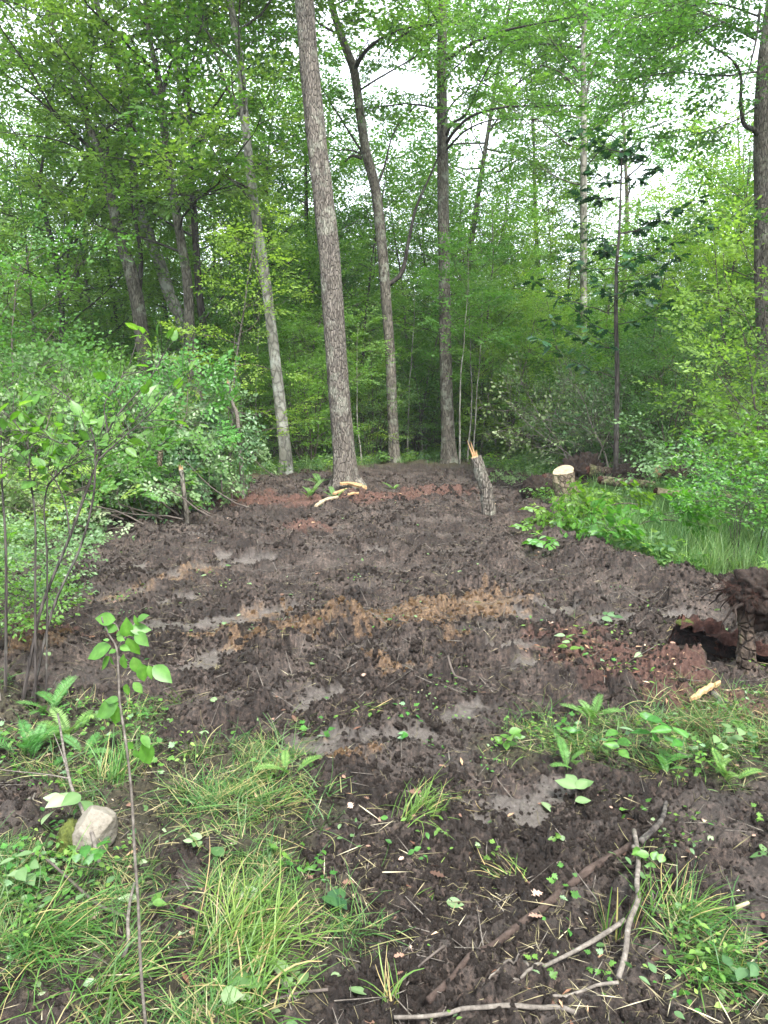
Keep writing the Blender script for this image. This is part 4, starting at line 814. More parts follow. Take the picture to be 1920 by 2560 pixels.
HEAP = [ # px, distance, height, yaw, pitch, kind, scale, label
 (10, 9.4, .15, 100, -50, 0, .8, 'pale-leaved cut branch standing up at the left edge of the heap'), (70, 8.7, .1, 30, -25, 3, .8, 'cut branch with fresh green leaves low on the left of the heap'), (110, 9.6, .2, 115, -62, 0, .85, 'tall upright branch of yellowish pale leaves on the left of the heap'),
 (150, 8.3, .08, 150, -14, 3, .75, 'green cut branch hanging over the mud edge at the left'), (190, 9.4, .25, 80, -50, 2, .8, 'bright green cut branch in the left middle of the heap'), (300, 8.9, .15, 170, -20, 0, .8, 'pale branch lying across the front of the heap'),
 (270, 9.9, .35, 100, -50, 3, .85, 'green branch on top of the middle of the heap'), (330, 9.2, .15, 150, -25, 2, .75, 'fresh green branch right of the middle of the heap'), (360, 10.2, .35, 110, -55, 0, .85, 'yellowish-leaved branch leaning against the back of the heap'),
 (440, 9.6, .12, 175, -22, 2, .75, 'green branch in front of the reddish snag'), (430, 10.6, .35, 100, -58, 2, .9, 'tall green branch rising at the right shoulder of the heap'), (520, 10.6, .25, 150, -38, 1, .8, 'drooping bluish branch at the right end of the heap'),
 (560, 10.9, .15, 130, -50, 1, .75, 'bluish branch hanging round the pale snag'), (590, 11.3, .1, 160, -16, 1, .7, 'low cut branch trailing at the right foot of the heap'), (50, 8.0, .06, 150, -18, 3, .7, 'green branch at the lower left corner of the heap'), (-40, 8.7, .2, 60, -40, 0, .9, 'pale branch cut by the left edge'),
 (330, 10.8, .5, 60, -55, 0, .85, 'pale-leaved branch topping the heap under the forked trunk'), (210, 10.4, .5, 120, -58, 3, .85, 'green branch topping the left half of the heap'), (540, 10.0, .06, 185, -10, 1, .65, 'bluish leafy branch spilling onto the mud at the right of the heap'),
 (180, 7.9, .05, 170, -8, 2, .6, 'small green branch lying on the mud below the heap'), (700, 14.2, .05, 170, -18, 1, .6, 'small bluish branch lying left of the slender pale trunk'),
 (20, 8.6, .25, 120, -40, 3, .8, 'green-leaved branch leaning out at the far left of the heap'), (130, 8.9, .3, 90, -45, 3, .8, 'green-leaved branch in the left centre of the heap'), (230, 9.0, .2, 140, -35, 3, .8, 'green branch facing the clearing in the middle of the heap'), (330, 9.5, .3, 100, -48, 0, .8, 'slim pale branch left of the reddish snag'), (400, 9.0, .1, 165, -22, 0, .75, 'pale branch hiding the foot of the reddish snag'), (470, 9.7, .15, 160, -35, 2, .8, 'fresh green branch in front of the pale snag'), (520, 9.9, .1, 165, -24, 1, .75, 'bluish branch hiding the foot of the pale snag'),
 (450, 8.9, .12, 178, -12, 0, .7, 'pale branch lying low before the reddish snag'), (520, 9.3, .12, 182, -14, 2, .7, 'green branch lying low between the two snags'), (620, 10.2, .12, 178, -15, 1, .75, 'bluish branch lying low before the pale snag'), (350, 8.6, .12, 176, -14, 3, .65, 'green branch lying low at the front of the heap'),
 (120, 10.8, .4, 80, -50, 2, .9, 'green branch at the back of the left half of the heap'), (400, 9.8, .2, 130, -40, 3, .75, 'green branch right behind the reddish snag'), (480, 11.2, .4, 120, -60, 2, .8, 'green branch standing behind the right shoulder of the heap'), (240, 8.4, .08, 165, -14, 0, .7, 'pale leaves trailing at the front foot of the heap'),
]
for px, D, h, yaw, pit, k, s, lab in HEAP:
    x = (px - CX) / FPX * D
    put_branch(BP[k], (x, D, Hh(x, D) + h), (radians((px * 7) % 90 - 45), radians(pit), radians(yaw)), lab, s, 'felled leafy branches heaped on the left')
PR_R = branch_proto(211, 1.5, 1.35, OVATE, 'leaf_near', .17, .45, .8, .012)
for px, py, h, yaw, pit, s, lab in [(1600, 1320, .3, 178, -8, .8, 'leafy branch lying between the mud edge one and the stump'), (1690, 1372, .32, 186, -4, .95, 'leafy broken branch lying on the mud edge below the cut stump'), (1560, 1345, .22, 172, -6, .7, 'leafy branch propped behind the one on the mud edge')]:
    g = onG(px, py); put_branch(PR_R, (g[0], g[1], g[2] + h), (.4, radians(pit), radians(yaw)), lab, s, 'broken leafy branches by the stump')
g = onG(1370, 1215); put_branch(BP[1], (g[0] + .2, g[1], g[2] + .3), (.3, radians(20), radians(200)), 'wilted bluish branch drooping left of the cut stump', .5, None)
PR_G = branch_proto(212, 2.3, .85, OVATE, 'leaf_pale', .16, .6, .7, .018, keep=.22, wm='twig_grey')
for px, D, yaw, pit, lab in [(1500, 12.9, 200, -35, 'greyish half-bare branch heap piece rising behind the stump'), (1580, 13.8, 150, -45, 'half-bare brush branch under the young oak'), (1440, 13.9, 170, -55, 'grey brush branch behind the left side of the stump'), (1600, 12.9, 20, -30, 'grey brush branch lying right behind the root mass'), (1530, 12.7, 120, -50, 'grey twiggy branch standing upright right behind the stump'), (1470, 13.3, 60, -45, 'grey twiggy branch leaning right behind the root mass')]:
    x = (px - CX) / FPX * D; put_branch(PR_G, (x, D, Hh(x, D) + .15), (.5, radians(pit), radians(yaw)), lab, 1.0, 'grey half-bare brush behind the stump')

# ------------------------------------------------------------------ near shrubs
def leaf_at(lf, base, tip, D, rng, tmpl=OVATEW, tone=None, facing=.5, dd=0.0, wid=1.0):
    a = P(*base, D); b = P(*tip, D + dd); d = b - a; L_ = np.linalg.norm(d)
    nr = unit(np.array([rng.normal(0, .35), -facing, 1 - facing]) + 0)
    leaves(lf, [a], [d], [nr], L_, tmpl, [rng.random() if tone is None else tone], wid)
def seedling():
    rng = np.random.default_rng(31); D = 1.68
    s = np.array([P(*q, D) for q in [(368, 2620), (352, 2420), (345, 2250), (336, 2120), (330, 2000), (318, 1880), (300, 1760), (296, 1680), (291, 1620), (275, 1590), (258, 1556), (254, 1542)]])
    s[0] = [s[0][0], D, Z1(s[0][0], D) - .02]; L0 = s[0].copy(); L0[2] += .02
    o = empty('seedling', L0, 'thin pale-stemmed seedling with bright green leaves close in front at the left', 'seedling')
    tk = MB(); tube(tk, spline(s, 60), np.linspace(.0042, .0016, 60), 7, knob=.25)
    br = tk; lf = MB(); k = .5787
    c = lambda x, y: (x * k, 1300 + y * k)
    for pa in ([(505, 560), (520, 530), (545, 500), (560, 470), (590, 440)], [(510, 590), (545, 640), (600, 620), (660, 628), (700, 640)], [(505, 575), (470, 545), (440, 540)], [(515, 500), (500, 450), (430, 430)], [(525, 830), (500, 790), (470, 785)], [(545, 960), (600, 945)]):
        q = np.array([P(*c(*z_), D + .02 * i) for i, z_ in enumerate(pa)]); tube(br, spline(q, 12), np.linspace(.0016, .0008, 12), 4)
    LV = [((500, 430), (405, 425)), ((510, 470), (445, 468)), ((545, 505), (548, 425)), ((560, 472), (655, 472)), ((590, 435), (640, 408)), ((600, 455), (575, 412)), ((585, 485), (640, 545)), ((550, 510), (602, 588)), ((480, 545), (368, 595)), ((475, 590), (432, 648)), ((472, 520), (444, 516)), ((505, 500), (535, 520)), ((478, 588), (488, 628)), ((518, 545), (562, 562)), ((540, 642), (528, 582)), ((575, 592), (604, 672)), ((605, 622), (628, 702)), ((640, 628), (660, 690)), ((662, 630), (742, 702)), ((680, 638), (688, 684)), ((548, 708), (548, 762)), ((575, 702), (618, 748)), ((512, 790), (406, 852)), ((508, 800), (488, 890)), ((512, 780), (450, 775)), ((545, 958), (578, 992)), ((612, 930), (650, 985)), ((615, 965), (655, 1062)), ((577, 992), (604, 1032)), ((560, 500), (600, 470)), ((500, 560), (470, 575)), ((530, 480), (500, 500))]
    for a, b in LV:
        leaf_at(lf, c(*a), c(*b), D, rng, OVATE, facing=rng.uniform(.35, .75), dd=rng.normal(0, .015), tone=rng.uniform(.3, .72), wid=1.0)
    for mb, nm, mt, sm in ((tk, 'stem', 'twig_grey', True), (lf, 'leaves', 'leaf_near', True)):
        mb.v = [v - L0 for v in mb.v]; mb.build(nm, M[mt], o, sm)
seedling()
def near_shrub():
    rng = np.random.default_rng(33); D = 3.7
    paths = [([(50, 1720), (85, 1600), (110, 1500), (175, 1340), (215, 1230), (245, 1150), (270, 1080), (300, 1030), (372, 950), (410, 885)], 13), ([(72, 1720), (130, 1530), (200, 1370), (232, 1250), (238, 1160), (235, 1100), (215, 1040), (180, 1000), (110, 950)], 10),
             ([(85, 1715), (88, 1500), (88, 1300), (75, 1190), (70, 1120), (40, 1060), (-10, 1010)], 9), ([(8, 1700), (15, 1400), (5, 1200), (2, 1050)], 12), ([(110, 1700), (118, 1420), (112, 1250), (150, 1180), (250, 1130), (330, 1060), (400, 980)], 7), ([(175, 1340), (160, 1250), (120, 1180), (60, 1180)], 6), ([(245, 1150), (300, 1100), (380, 1030), (430, 960)], 6), ([(270, 1080), (262, 1010), (300, 950), (330, 900)], 5), ([(235, 1100), (160, 1110), (90, 1080), (20, 1090)], 5)]
    L0 = np.array([*P(75, 1715, D)[:2], 0]); L0[2] = Z1(L0[0], L0[1])
    o = empty('shrub', L0, 'tall dark-stemmed shrub with sparse bright leaves standing nearest at the left edge', 'shrub')
    tk = MB(); br = tk; lf = MB()
    for pa, w in paths:
        q = np.array([P(a, b, D + .04 * i) for i, (a, b) in enumerate(pa)])
        if pa[0][1] >= 1690: q[0, 2] = L0[2] - .03
        q = spline(q, 8 * len(q)); r0 = w / 2 / FPX * D * .75; tube(tk, q, np.linspace(r0, r0 * .3, len(q)), 7, knob=.2)
        L_ = np.sum(np.linalg.norm(np.diff(q, axis=0), axis=1))
        for i in range(int(6 + L_ * 6)):
            f = rng.uniform(.35, 1); p0, t_ = at(q, f); d2 = unit(t_ * .8 + rng.normal(0, .7, 3) + [0, 0, .3]); s = limb(rng, p0, d2, rng.uniform(.1, .4), 4, .05, .12); tube(br, s, np.linspace(.0022, .001, 5), 4, cap=False)
            n = rng.integers(2, 5); k = np.linspace(.5, 1, n)
            for kk in k:
                if rng.random() < .55: continue
                p1, t1 = at(s, min(kk, .99)); leaves(lf, [p1], [unit(t1 + rng.normal(0, .6, 3) + [0, 0, -.25])], [unit(rng.normal(0, .35, 3) + [0, -.25, 1])], rng.uniform(.05, .095), OVATE, [np.clip(rng.normal(.45, .2), 0, .8)])
    for mb, nm, mt in ((tk, 'stem', 'bark_dark'), (lf, 'leaves', 'leaf_near')):
        mb.v = [v - L0 for v in mb.v]; mb.build(nm, M[mt], o)
near_shrub()
KINDS['near_bush'] = (dict(seed=41, H_=1.9, r0=.014, zlo=.8, nl=30, Lmax=1.0, step=.34, ssc=.85, stems=5, lsc=1.05, tmpl=OVATE, keep=.42, el=(0, .3)), 'bark_dark', 'leaf_near')
KINDS['near_bush2'] = (dict(seed=42, H_=1.7, r0=.012, zlo=.5, nl=26, Lmax=.9, step=.34, ssc=.8, stems=5, lsc=1.0, tmpl=OVATE, keep=.45, el=(0, .3)), 'bark_dark', 'leaf_blue')
for kind, px, D, s, lab in [('near_bush', 1885, 7.2, .52, 'big-leaved green shrub overhanging the grass at the right edge'), ('near_bush2', 1760, 9.8, .7, 'shrub with silvery-green leaves behind the right meadow'), ('near_bush', 1975, 8.4, .72, 'tall big-leaved shrub cut by the right edge'), ('near_bush2', 1900, 8.2, .55, 'low silvery shrub at the right edge over the meadow'), ('near_bush2', 30, 5.0, .38, 'small leafy shrub behind the dark near stems at the left edge'), ('near_bush', -20, 4.3, .3, 'low bright shrub among the dark near stems at the left edge'), ('near_bush2', 100, 6.2, .36, 'small shrub on the mud edge between the heap and the near stems')]:
    plant(kind, (px - CX) / FPX * D, D, lab, 'shrub', None, s, rz_.uniform(0, 6))
def sapling():
    rng = np.random.default_rng(44); g = onG(1772, 1300); D = g[1]; q = spline(np.array([g + [0, 0, -.03], P(1774, 1230, D), P(1773, 1190, D), P(1784, 1140, D), P(1788, 1118, D)]), 24)
    o = empty('sapling', g, 'single thin black-stemmed sapling rising from the meadow at the right', 'sapling'); tk = MB(); lf = MB(); tube(tk, q, np.linspace(.013, .005, 24), 6, knob=.2)
    for i in range(16):
        p0, t_ = at(q, rng.uniform(.75, 1)); leaves(lf, [p0], [unit(rng.normal(0, 1, 3) * [1, 1, .3])], [unit(rng.normal(0, .3, 3) + [0, 0, 1])], rng.uniform(.1, .16), OVATEW, [rng.random()])
    for mb, nm, mt in ((tk, 'stem', 'bark_dark'), (lf, 'leaves', 'leaf_near')): mb.v = [v - g for v in mb.v]; mb.build(nm, M[mt], o)
sapling()

# ------------------------------------------------------------------ stumps, snags, logs
def splinters(mb, c, r, n, h, rng, lean=(0, 0), w=.012):
    for i in range(n):
        a = rng.uniform(0, 6.28); p0 = np.array(c) + [cos(a) * r * .7 * rng.random(), sin(a) * r * .7 * rng.random(), -.04]; hh = h * rng.uniform(.25, 1)
        d = unit([lean[0] + rng.normal(0, .10), lean[1] + rng.normal(0, .1), 1]); q = np.array([p0, p0 + d * hh * .5, p0 + d * hh]); tube(mb, q, [w, w * .7, .001], 4, cap=True)
rng = np.random.default_rng(50)
# splintered stem
g = onG(1224, 1290); D = g[1]; path = [[*g, .098], [*P(1218, 1240, D), .088], [*P(1207, 1200, D), .084], [*P(1199, 1175, D), .078], [*P(1190, 1142, D), .072]]; path = np.array(path); path[0, 2] -= .1
o = empty('broken_stem', g, 'short leaning tree stem snapped off with long pale splinters', 'broken stem'); sm = spline(path, 40)
mb = MB(); tube(mb, sm[:, :3] - g, sm[:, 3], 26, bark=.13, knob=.28, seed=4); mb.build('trunk', M['bark_main'], o)
mb = MB(); top = sm[-1, :3] - g; splinters(mb, top + [0, 0, .01], .06, 16, .13, rng, (-.2, 0)); splinters(mb, top + [-.02, 0, 0], .03, 7, .30, rng, (-.38, 0), .014); tube(mb, np.array([top + [0, 0, -.02], top + [0, 0, .006]]), [.068, .05], 12); mb.build('splinters', M['wood_fresh'], o, smooth=False)
# cut stump
g = onG(1425, 1272); D = g[1]; r_ = .165; o = empty('tree_stump', g, 'cut stump with flat pale top and mottled bark beside the mud', 'stump')
path = np.array([[*(g + [0.0, 0, -.1]), .22], [*(g + [-.0, 0, .12]), .19], [*(P(1412, 1215, D)), .165], [*P(1408, 1182, D), .158]]); sm = spline(path, 36); top = sm[-1, :3] - g
mb = MB(); tube(mb, sm[:, :3] - g, sm[:, 3], 40, bark=.06, flare=(.13, .8, 5), seed=5, cap=False); mb.build('trunk', M['rotlog'], o)
mb = MB(); a = np.linspace(0, 2 * pi, 40, endpoint=False); ring = np.stack([np.cos(a) * .150, np.sin(a) * .150, 0 * a], 1); tilt = np.array([[1, 0, 0], [0, 1, 0], [.30, -.22, 1.0]])
def disc(k, z): v = ring * k; return top + np.stack([v[:, 0], v[:, 1], v[:, 0] * .30 + v[:, 1] * .42 + z], 1)
V = np.vstack([disc(1.0, -.07), disc(1.0, .028), disc(.5, .030), [top + [0, 0, .030]]]); i = np.arange(40); j = (i + 1) % 40
mb.add(V, [np.vstack([np.stack([i, j, 40 + j, 40 + i], 1), np.stack([40 + i, 40 + j, 80 + j, 80 + i], 1)]), np.stack([80 + i, 80 + j, np.full(40, 120)], 1)]); mb.build('cut_face', M['wood_cut'], o, smooth=False)
for k in range(5):
    a = k * 1.26 + .3; q = spline(np.array([[cos(a) * .16, sin(a) * .16, .16], [cos(a) * .25, sin(a) * .25, .05], [cos(a + .1) * .42, sin(a + .1) * .42, -.06]]), 8); mb = MB(); tube(mb, q, np.linspace(.06, .02, 8), 8, bark=.1); mb.build('root', M['rotlog'], o)
def roots_fuzz(mb, c, rad, n, rng, L_=.12, r=.002):
    for i in range(n):
        d = unit(rng.normal(0, 1, 3)); p0 = np.array(c) + d * rad * .85; q = limb(rng, p0, unit(d + rng.normal(0, .6, 3) + [0, 0, -.3]), L_ * rng.uniform(.4, 1.4), 4, -.08, .3); tube(mb, q, np.linspace(r, r * .4, 5), 3, cap=False)
# overturned root mass behind the stump, and logs
def rootmass(px, D, h, rad, label, seed, name='root_mass', mat='soil_dark'):
    rng = np.random.default_rng(seed); x = (px - CX) / FPX * D; z = Hh(x, D); o = empty(name, (x, D, z), label, 'root mass')
    mb = MB(); lump(mb, (0, 0, h), rad, seed, .75, 2.0, 60, 40, 1.0); mb.build('soil', M[mat], o); mb = MB(); roots_fuzz(mb, (0, 0, h), np.array(rad), 90, rng, .2 * rad[0] / .3, .003); mb.build('roots', M['soil_red'], o); return o
rootmass(1455, 12.3, .32, (.33, .25, .29), 'dark rounded root mass turned up behind the cut stump', 61)
rootmass(1560, 12.0, .22, (.36, .28, .24), 'second dark root mass between the stump and the rotten log', 62)
rootmass(1345, 12.0, .12, (.22, .2, .2), 'small muddy root lump just left of the cut stump', 63)
def log(pts, D0, r0, r1, label, mat='log_dark', name='log', seed=1, h=0.0, D1=None, extra=None):
    D1 = D1 or D0; n = len(pts); q = np.array([P(a, b, D0 + (D1 - D0) * i / (n - 1)) for i, (a, b) in enumerate(pts)])
    c = q.mean(0); zg = Hh(c[0], c[1]); q[:, 2] = np.maximum(q[:, 2], [Hh(v[0], v[1]) + r0 * .55 for v in q]); L0 = np.array([c[0], c[1], zg]); s = spline(q, 40)
    o = empty(name, L0, label, 'log'); mb = MB(); tube(mb, s - L0, np.linspace(r0, r1, 40), 22, bark=.22, knob=.5, seed=seed, cap=False); mb.build('bark', M[mat], o)
    mb = MB()
    for e, rr_, dr in ((s[0], r0, unit(s[0] - s[1])), (s[-1], r1, unit(s[-1] - s[-2]))): lump(mb, e - L0 - dr * rr_ * .15, np.array([rr_, rr_, rr_]) * .92, seed, .3, 2, 16, 10)
    mb.build('broken_end', M[extra or 'soil_red'], o); return o
log([(1648, 1178), (1760, 1184), (1930, 1200)], 11.8, .12, .14, 'long rotten log with a torn tan end lying behind the meadow', seed=3, extra='wood_fresh')
log([(1470, 1178), (1560, 1186)], 12.1, .10, .08, 'short muddy log with mossy top right of the root mass', seed=4)
log([(1640, 1228), (1780, 1240), (1960, 1262)], 9.8, .05, .05, 'bare pale pole lying in the meadow grass at the right', mat='wood_cut', seed=5, name='fallen_pole')
# the uprooted post and the hollow log at the right edge
g = onG(1868, 1690); D = g[1]; o = empty('upright_root', g, 'dark upturned root stem standing at the right edge with a clump of soil on top', 'uprooted stump')
sm = spline(np.array([[*(g + [0, 0, -.08]), .058], [*P(1866, 1600, D), .048], [*P(1864, 1520, D), .050], [*P(1872, 1465, D), .045]]), 34)
mb = MB(); sm = spline(sm, 60); tube(mb, sm[:, :3] - g, sm[:, 3], 30, bark=.3, knob=.6, seed=8, flare=(.07, .6, 3)); mb.build('trunk', M['log_dark'], o)
c = P(1884, 1478, D + .02) - g; mb = MB(); lump(mb, c + [.03, 0, 0], (.14, .13, .11), 71, 1.1, 1.7, 64, 40, .9); lump(mb, c + [.07, .02, -.09], (.13, .12, .11), 72, .9, 2.4, 48, 30, .9); lump(mb, c + [-.05, .0, -.01], (.08, .1, .07), 73, .9, 2.4, 48, 30, .9); mb.build('soil', M['soil_dark'], o); mb = MB()
for k in range(13):
    a = rng.uniform(0, 6.28); q = limb(rng, c + [cos(a) * .05, sin(a) * .05, -.01], [cos(a), sin(a), rng.uniform(-.3, .5)], rng.uniform(.18, .36), 8, -.16, .28); tube(mb, q, np.linspace(rng.uniform(.008, .016), .002, 9), 7, knob=.5, seed=k)
mb.build('torn_root', M['soil_dark'], o)
mb = MB(); roots_fuzz(mb, c, np.array([.17, .15, .1]), 420, rng, .10, .0013); mb.build('roots', M['soil_red'], o)
g = onG(1800, 1660); D = 4.45; q = spline(np.array([P(1688, 1588, 4.55), P(1760, 1612, 4.5), P(1850, 1640, 4.4), P(1960, 1680, 4.3)]), 40); L0 = np.array([q[20, 0], q[20, 1], Hh(q[20, 0], q[20, 1])])
o = empty('hollow_log', L0, 'hollow rotten red-brown log with black underside and moss on its end, at the right', 'log')
T_ = unit(np.gradient(q, axis=0)); U_ = unit(np.cross(T_, [0, 0, 1.0])); V_ = np.cross(U_, T_); aa = np.linspace(.75, 3.9, 20)
def shell(r, s, amp):
    R_ = r * (1 + amp * (fbm(np.arange(40)[:, None] * .35 + 0 * aa[None], aa[None] * 2.5 + 0 * np.arange(40)[:, None], 4, s) - .5) * 2); R_ = R_ * np.linspace(1.05, .95, 40)[:, None]
    return (q[:, None] - L0 + R_[:, :, None] * (np.cos(aa)[None, :, None] * U_[:, None] + np.sin(aa)[None, :, None] * V_[:, None])).reshape(-1, 3)
i = np.arange(39)[:, None] * 20; j = np.arange(19)[None]; qq = np.stack([i + j, i + j + 1, i + 21 + j, i + 20 + j], -1).reshape(-1, 4)
mb = MB(); mb.add(shell(.125, 3, .8), qq); mb.build('shell', M['soil_red'], o); mb = MB(); mb.add(shell(.085, 4, .2), qq); mb.build('inside', M['hollow_black'], o)
mb = MB(); roots_fuzz(mb, q[6] - L0 + [0, 0, .06], np.array([.12, .08, .05]), 70, rng, .06, .0016); roots_fuzz(mb, q[24] - L0 + [0, 0, .06], np.array([.2, .08, .05]), 90, rng, .06, .0014); mb.build('fibres', M['soil_red'], o)
mb = MB(); lump(mb, q[5] - L0 + [0, 0, .105], (.065, .05, .02), 77, .6, 3, 30, 16, .5); mb.build('moss', M['moss'], o)
# snags
def snag(pts, D, w0, w1, label, mat, seed, tipn=8, tiph=.12, dz=0):
    rng = np.random.default_rng(seed); q = np.array([P(a, b, D) for a, b in pts]); L0 = np.array([q[0, 0], D, Hh(q[0, 0], D)]); q[0, 2] = min(q[0, 2], L0[2] - .05); s = spline(q, 30)
    o = empty('snag', L0, label, 'broken stem'); mb = MB(); tube(mb, s - L0, np.linspace(w0, w1, 30), 12, bark=.12, knob=.3, seed=seed); mb.build('trunk', M[mat], o); mb = MB(); splinters(mb, s[-1] - L0, w1, tipn, tiph, rng, w=w1 * .4); mb.build('splinters', M['wood_fresh'], o, smooth=False)
snag([(606, 1130), (595, 1060), (582, 1010), (570, 958)], 11.6, .035, .024, 'thin pale snag with a torn orange tip at the right end of the heap', 'twig_grey', 1)
snag([(612, 1120), (585, 1050), (560, 1010), (566, 970)], 11.7, .014, .008, 'crooked thin stick leaning against the pale snag', 'twig_grey', 2, 2, .03)
snag([(396, 1250), (398, 1180), (402, 1118)], 9.8, .032, .036, 'short reddish broken stem standing in the front of the heap', 'rotlog', 3, 8, .05)
snag([(465, 1185), (455, 1190), (452, 1178)], 9.5, .03, .03, 'small torn butt of a branch sticking from the heap', 'bark', 5, 10, .14)

# ------------------------------------------------------------------ rock, sticks
g = onG(235, 2115); o = empty('rock', g, 'pale grey rounded rock with moss on its left side in the grass', 'rock')
mb = MB(); p_, f_ = sphere_grid(72, 48); rk = np.random.default_rng(6)
for _ in range(13):
    nn = unit(rk.normal(0, 1, 3)); dd_ = rk.uniform(.68, .86); ex = np.maximum(p_ @ nn - dd_, 0); p_ = p_ - ex[:, None] * nn * .93
k_ = 1 + .35 * n3(p_, 1.1, 81) + .12 * n3(p_, 5, 83); pp = p_ * k_[:, None] * [.09, .075, .115]; pp[:, 0] += pp[:, 2] * .12; mb.add(pp + [0, 0, .055], f_)
mb.build('stone', noise_mat('stone', [(.32, (.07, .06, .045)), (.48, (.17, .15, .12)), (.58, (.19, .172, .14)), (.7, (.26, .24, .20))], 16, 10, .9, 1.0, .02), o)
mb = MB(); lump(mb, (-.078, -.02, .045), (.035, .062, .06), 84, .6, 3, 30, 18, .5); mb.build('moss', M['moss'], o)
def stick(pts, w0, w1, label, mat='twig_grey', forks=(), lift=.008, name='stick', seed=1, cat='stick', knob=.25):
    q = gpath(pts, lift); L0 = q[0].copy(); L0[2] = Z1(*q[0][:2]); zz = Z(q[:, 0], q[:, 1]); q[:, 2] = np.maximum(q[:, 2], zz + w1 * .6) if True else q[:, 2]
    kz = np.ones(5) / 5; zs = np.convolve(np.pad(q[:, 2], 2, mode='edge'), kz, 'valid'); q[:, 2] = np.maximum(zs, q[:, 2] - .01)
    mb = MB(); tube(mb, q - L0, np.linspace(w0, w1, len(q)), 9, bark=.05, knob=knob, seed=seed)
    if not forks: return thing1(name, MBshift(mb, L0), M[mat], label, cat, L0)
    o = empty(name, L0, label, cat); mb.build('shaft', M[mat], o)
    for fp, a, b in forks:
        q2 = gpath(fp, lift); z2 = Z(q2[:, 0], q2[:, 1]); q2[:, 2] = np.maximum(q2[:, 2], z2 + b); mb = MB(); tube(mb, q2 - L0, np.linspace(a, b, len(q2)), 8, bark=.05, knob=knob, seed=seed + 3); mb.build('fork', M[mat], o)
    return o
def MBshift(mb, L0): mb.v = [v + L0 for v in mb.v]; return mb
stick([(1585, 2085), (1594, 2150, .03), (1590, 2220, .05), (1592, 2260, .05), (1570, 2320, .04), (1562, 2390, .03), (1545, 2455, .01)], .0085, .008, 'knobbly pale stick forking in front of the sedge at the lower right', forks=[([(1560, 2310, .04), (1500, 2350, .03), (1440, 2385, .02), (1370, 2420, .01), (1310, 2450), (1250, 2490)], .0075, .004), ([(1580, 2125, .03), (1605, 2140, .03), (1622, 2158, .03)], .008, .005), ([(1320, 2430, .01), (1260, 2425), (1205, 2475)], .004, .0025)], lift=.012, seed=3)
stick([(985, 2550), (1060, 2548), (1120, 2540), (1160, 2528), (1250, 2524), (1350, 2526), (1440, 2540)], .005, .007, 'long grey stick lying along the bottom of the picture', seed=4)
stick([(1380, 2500), (1430, 2495), (1490, 2470), (1545, 2462)], .004, .005, 'short grey twig joining the foot of the forked stick', seed=5)
stick([(1540, 2172, .01), (1600, 2175, .03), (1660, 2185, .03), (1712, 2170, .02)], .006, .008, 'dark curved root lying across the forked stick', 'soil_dark', seed=6, name='root', cat='root')
stick([(1665, 2015, .0), (1650, 2060, .02), (1600, 2110, .01)], .008, .012, 'dark stick end poking from the mud above the forked stick', 'bark_dark', seed=7)
stick([(1838, 2276), (1870, 2262)], .007, .006, 'short peeled tan stick on the mud at the right', 'wood_cut', seed=8)
stick([(150, 1800, .14), (178, 1960, .12), (207, 2030, .1), (236, 2100, .08), (246, 2150, .04), (264, 2188, .0)], .005, .0085, 'grey broken twig slanting over the rock', forks=[([(178, 1960, .12), (120, 1950, .12), (40, 1940, .1), (-20, 1930, .08)], .003, .0015), ([(178, 1960, .12), (160, 1900, .14), (140, 1850, .15)], .003, .0015)], seed=9)
stick([(40, 2130, .03), (110, 2150, .05), (180, 2210, .04), (250, 2270, .03), (318, 2298, .01)], .003, .006, 'thin brown twig arching through the grass at the lower left', 'twig', seed=10)
stick([(338, 2215, .05), (328, 2260, .05), (322, 2310, .05), (322, 2360, .03), (308, 2402, .0)], .004, .006, 'grey twig beside the foreground seedling stem', seed=11)
stick([(75, 2030, .02), (88, 1990, .01)], .006, .004, 'short stub of twig left of the rock', seed=12)
stick([(620, 2545), (680, 2510), (740, 2490), (820, 2480)], .003, .004, 'thin twig lying at the bottom centre left', 'twig', seed=13)
stick([(1015, 2470), (1050, 2420), (1110, 2370)], .002, .004, 'dark twig on the mud at the bottom centre', 'twig', seed=14)
stick([(1100, 1660), (1130, 1690), (1165, 1705), (1192, 1735)], .006, .01, 'wavy brown root lying in the middle of the mud', 'twig', seed=15, name='root', cat='root')
stick([(1590, 1745), (1520, 1750), (1480, 1765), (1360, 1790)], .01, .006, 'dark root trailing left from the hollow log', 'soil_dark', seed=16, name='root', cat='root')
stick([(1770, 1745, .03), (1800, 1760, .02), (1830, 1780)], .018, .014, 'dark broken branch next to the split pale wood', 'bark_dark', seed=18)
stick([(1190, 1230), (1240, 1222), (1320, 1210)], .012, .009, 'grey stick lying between the splintered stem and the stump', seed=19)
stick([(240, 1262, .02), (300, 1285, .04), (345, 1288, .03), (385, 1315)], .008, .014, 'peeled reddish root curving in front of the heap', 'soil_red', seed=20, name='root', cat='root')
stick([(420, 1215, .25), (395, 1245, .15), (388, 1280, .06), (392, 1318)], .006, .007, 'pale bent stick propped in front of the reddish snag', 'wood_cut', seed=21)
stick([(180, 1345), (250, 1330, .03), (330, 1322)], .012, .01, 'brown stick under the front edge of the heap', 'twig', seed=22)
stick([(480, 1250), (560, 1236), (690, 1232)], .018, .012, 'long brown stick on the litter left of the centre trunk', 'twig', seed=23)
stick([(280, 1090, .9), (330, 1200, .3)], .012, .014, 'torn orange stick poking out of the middle of the heap', 'wood_fresh', seed=24)
stick([(470, 1210, .25), (455, 1180, .4)], .02, .008, 'orange splinter of wood at the right of the heap', 'wood_fresh', seed=25)
stick([(1560, 1210, .1), (1640, 1180, .3), (1600, 1120, .5)], .008, .005, 'bare grey twig bending over the root mass', seed=26)
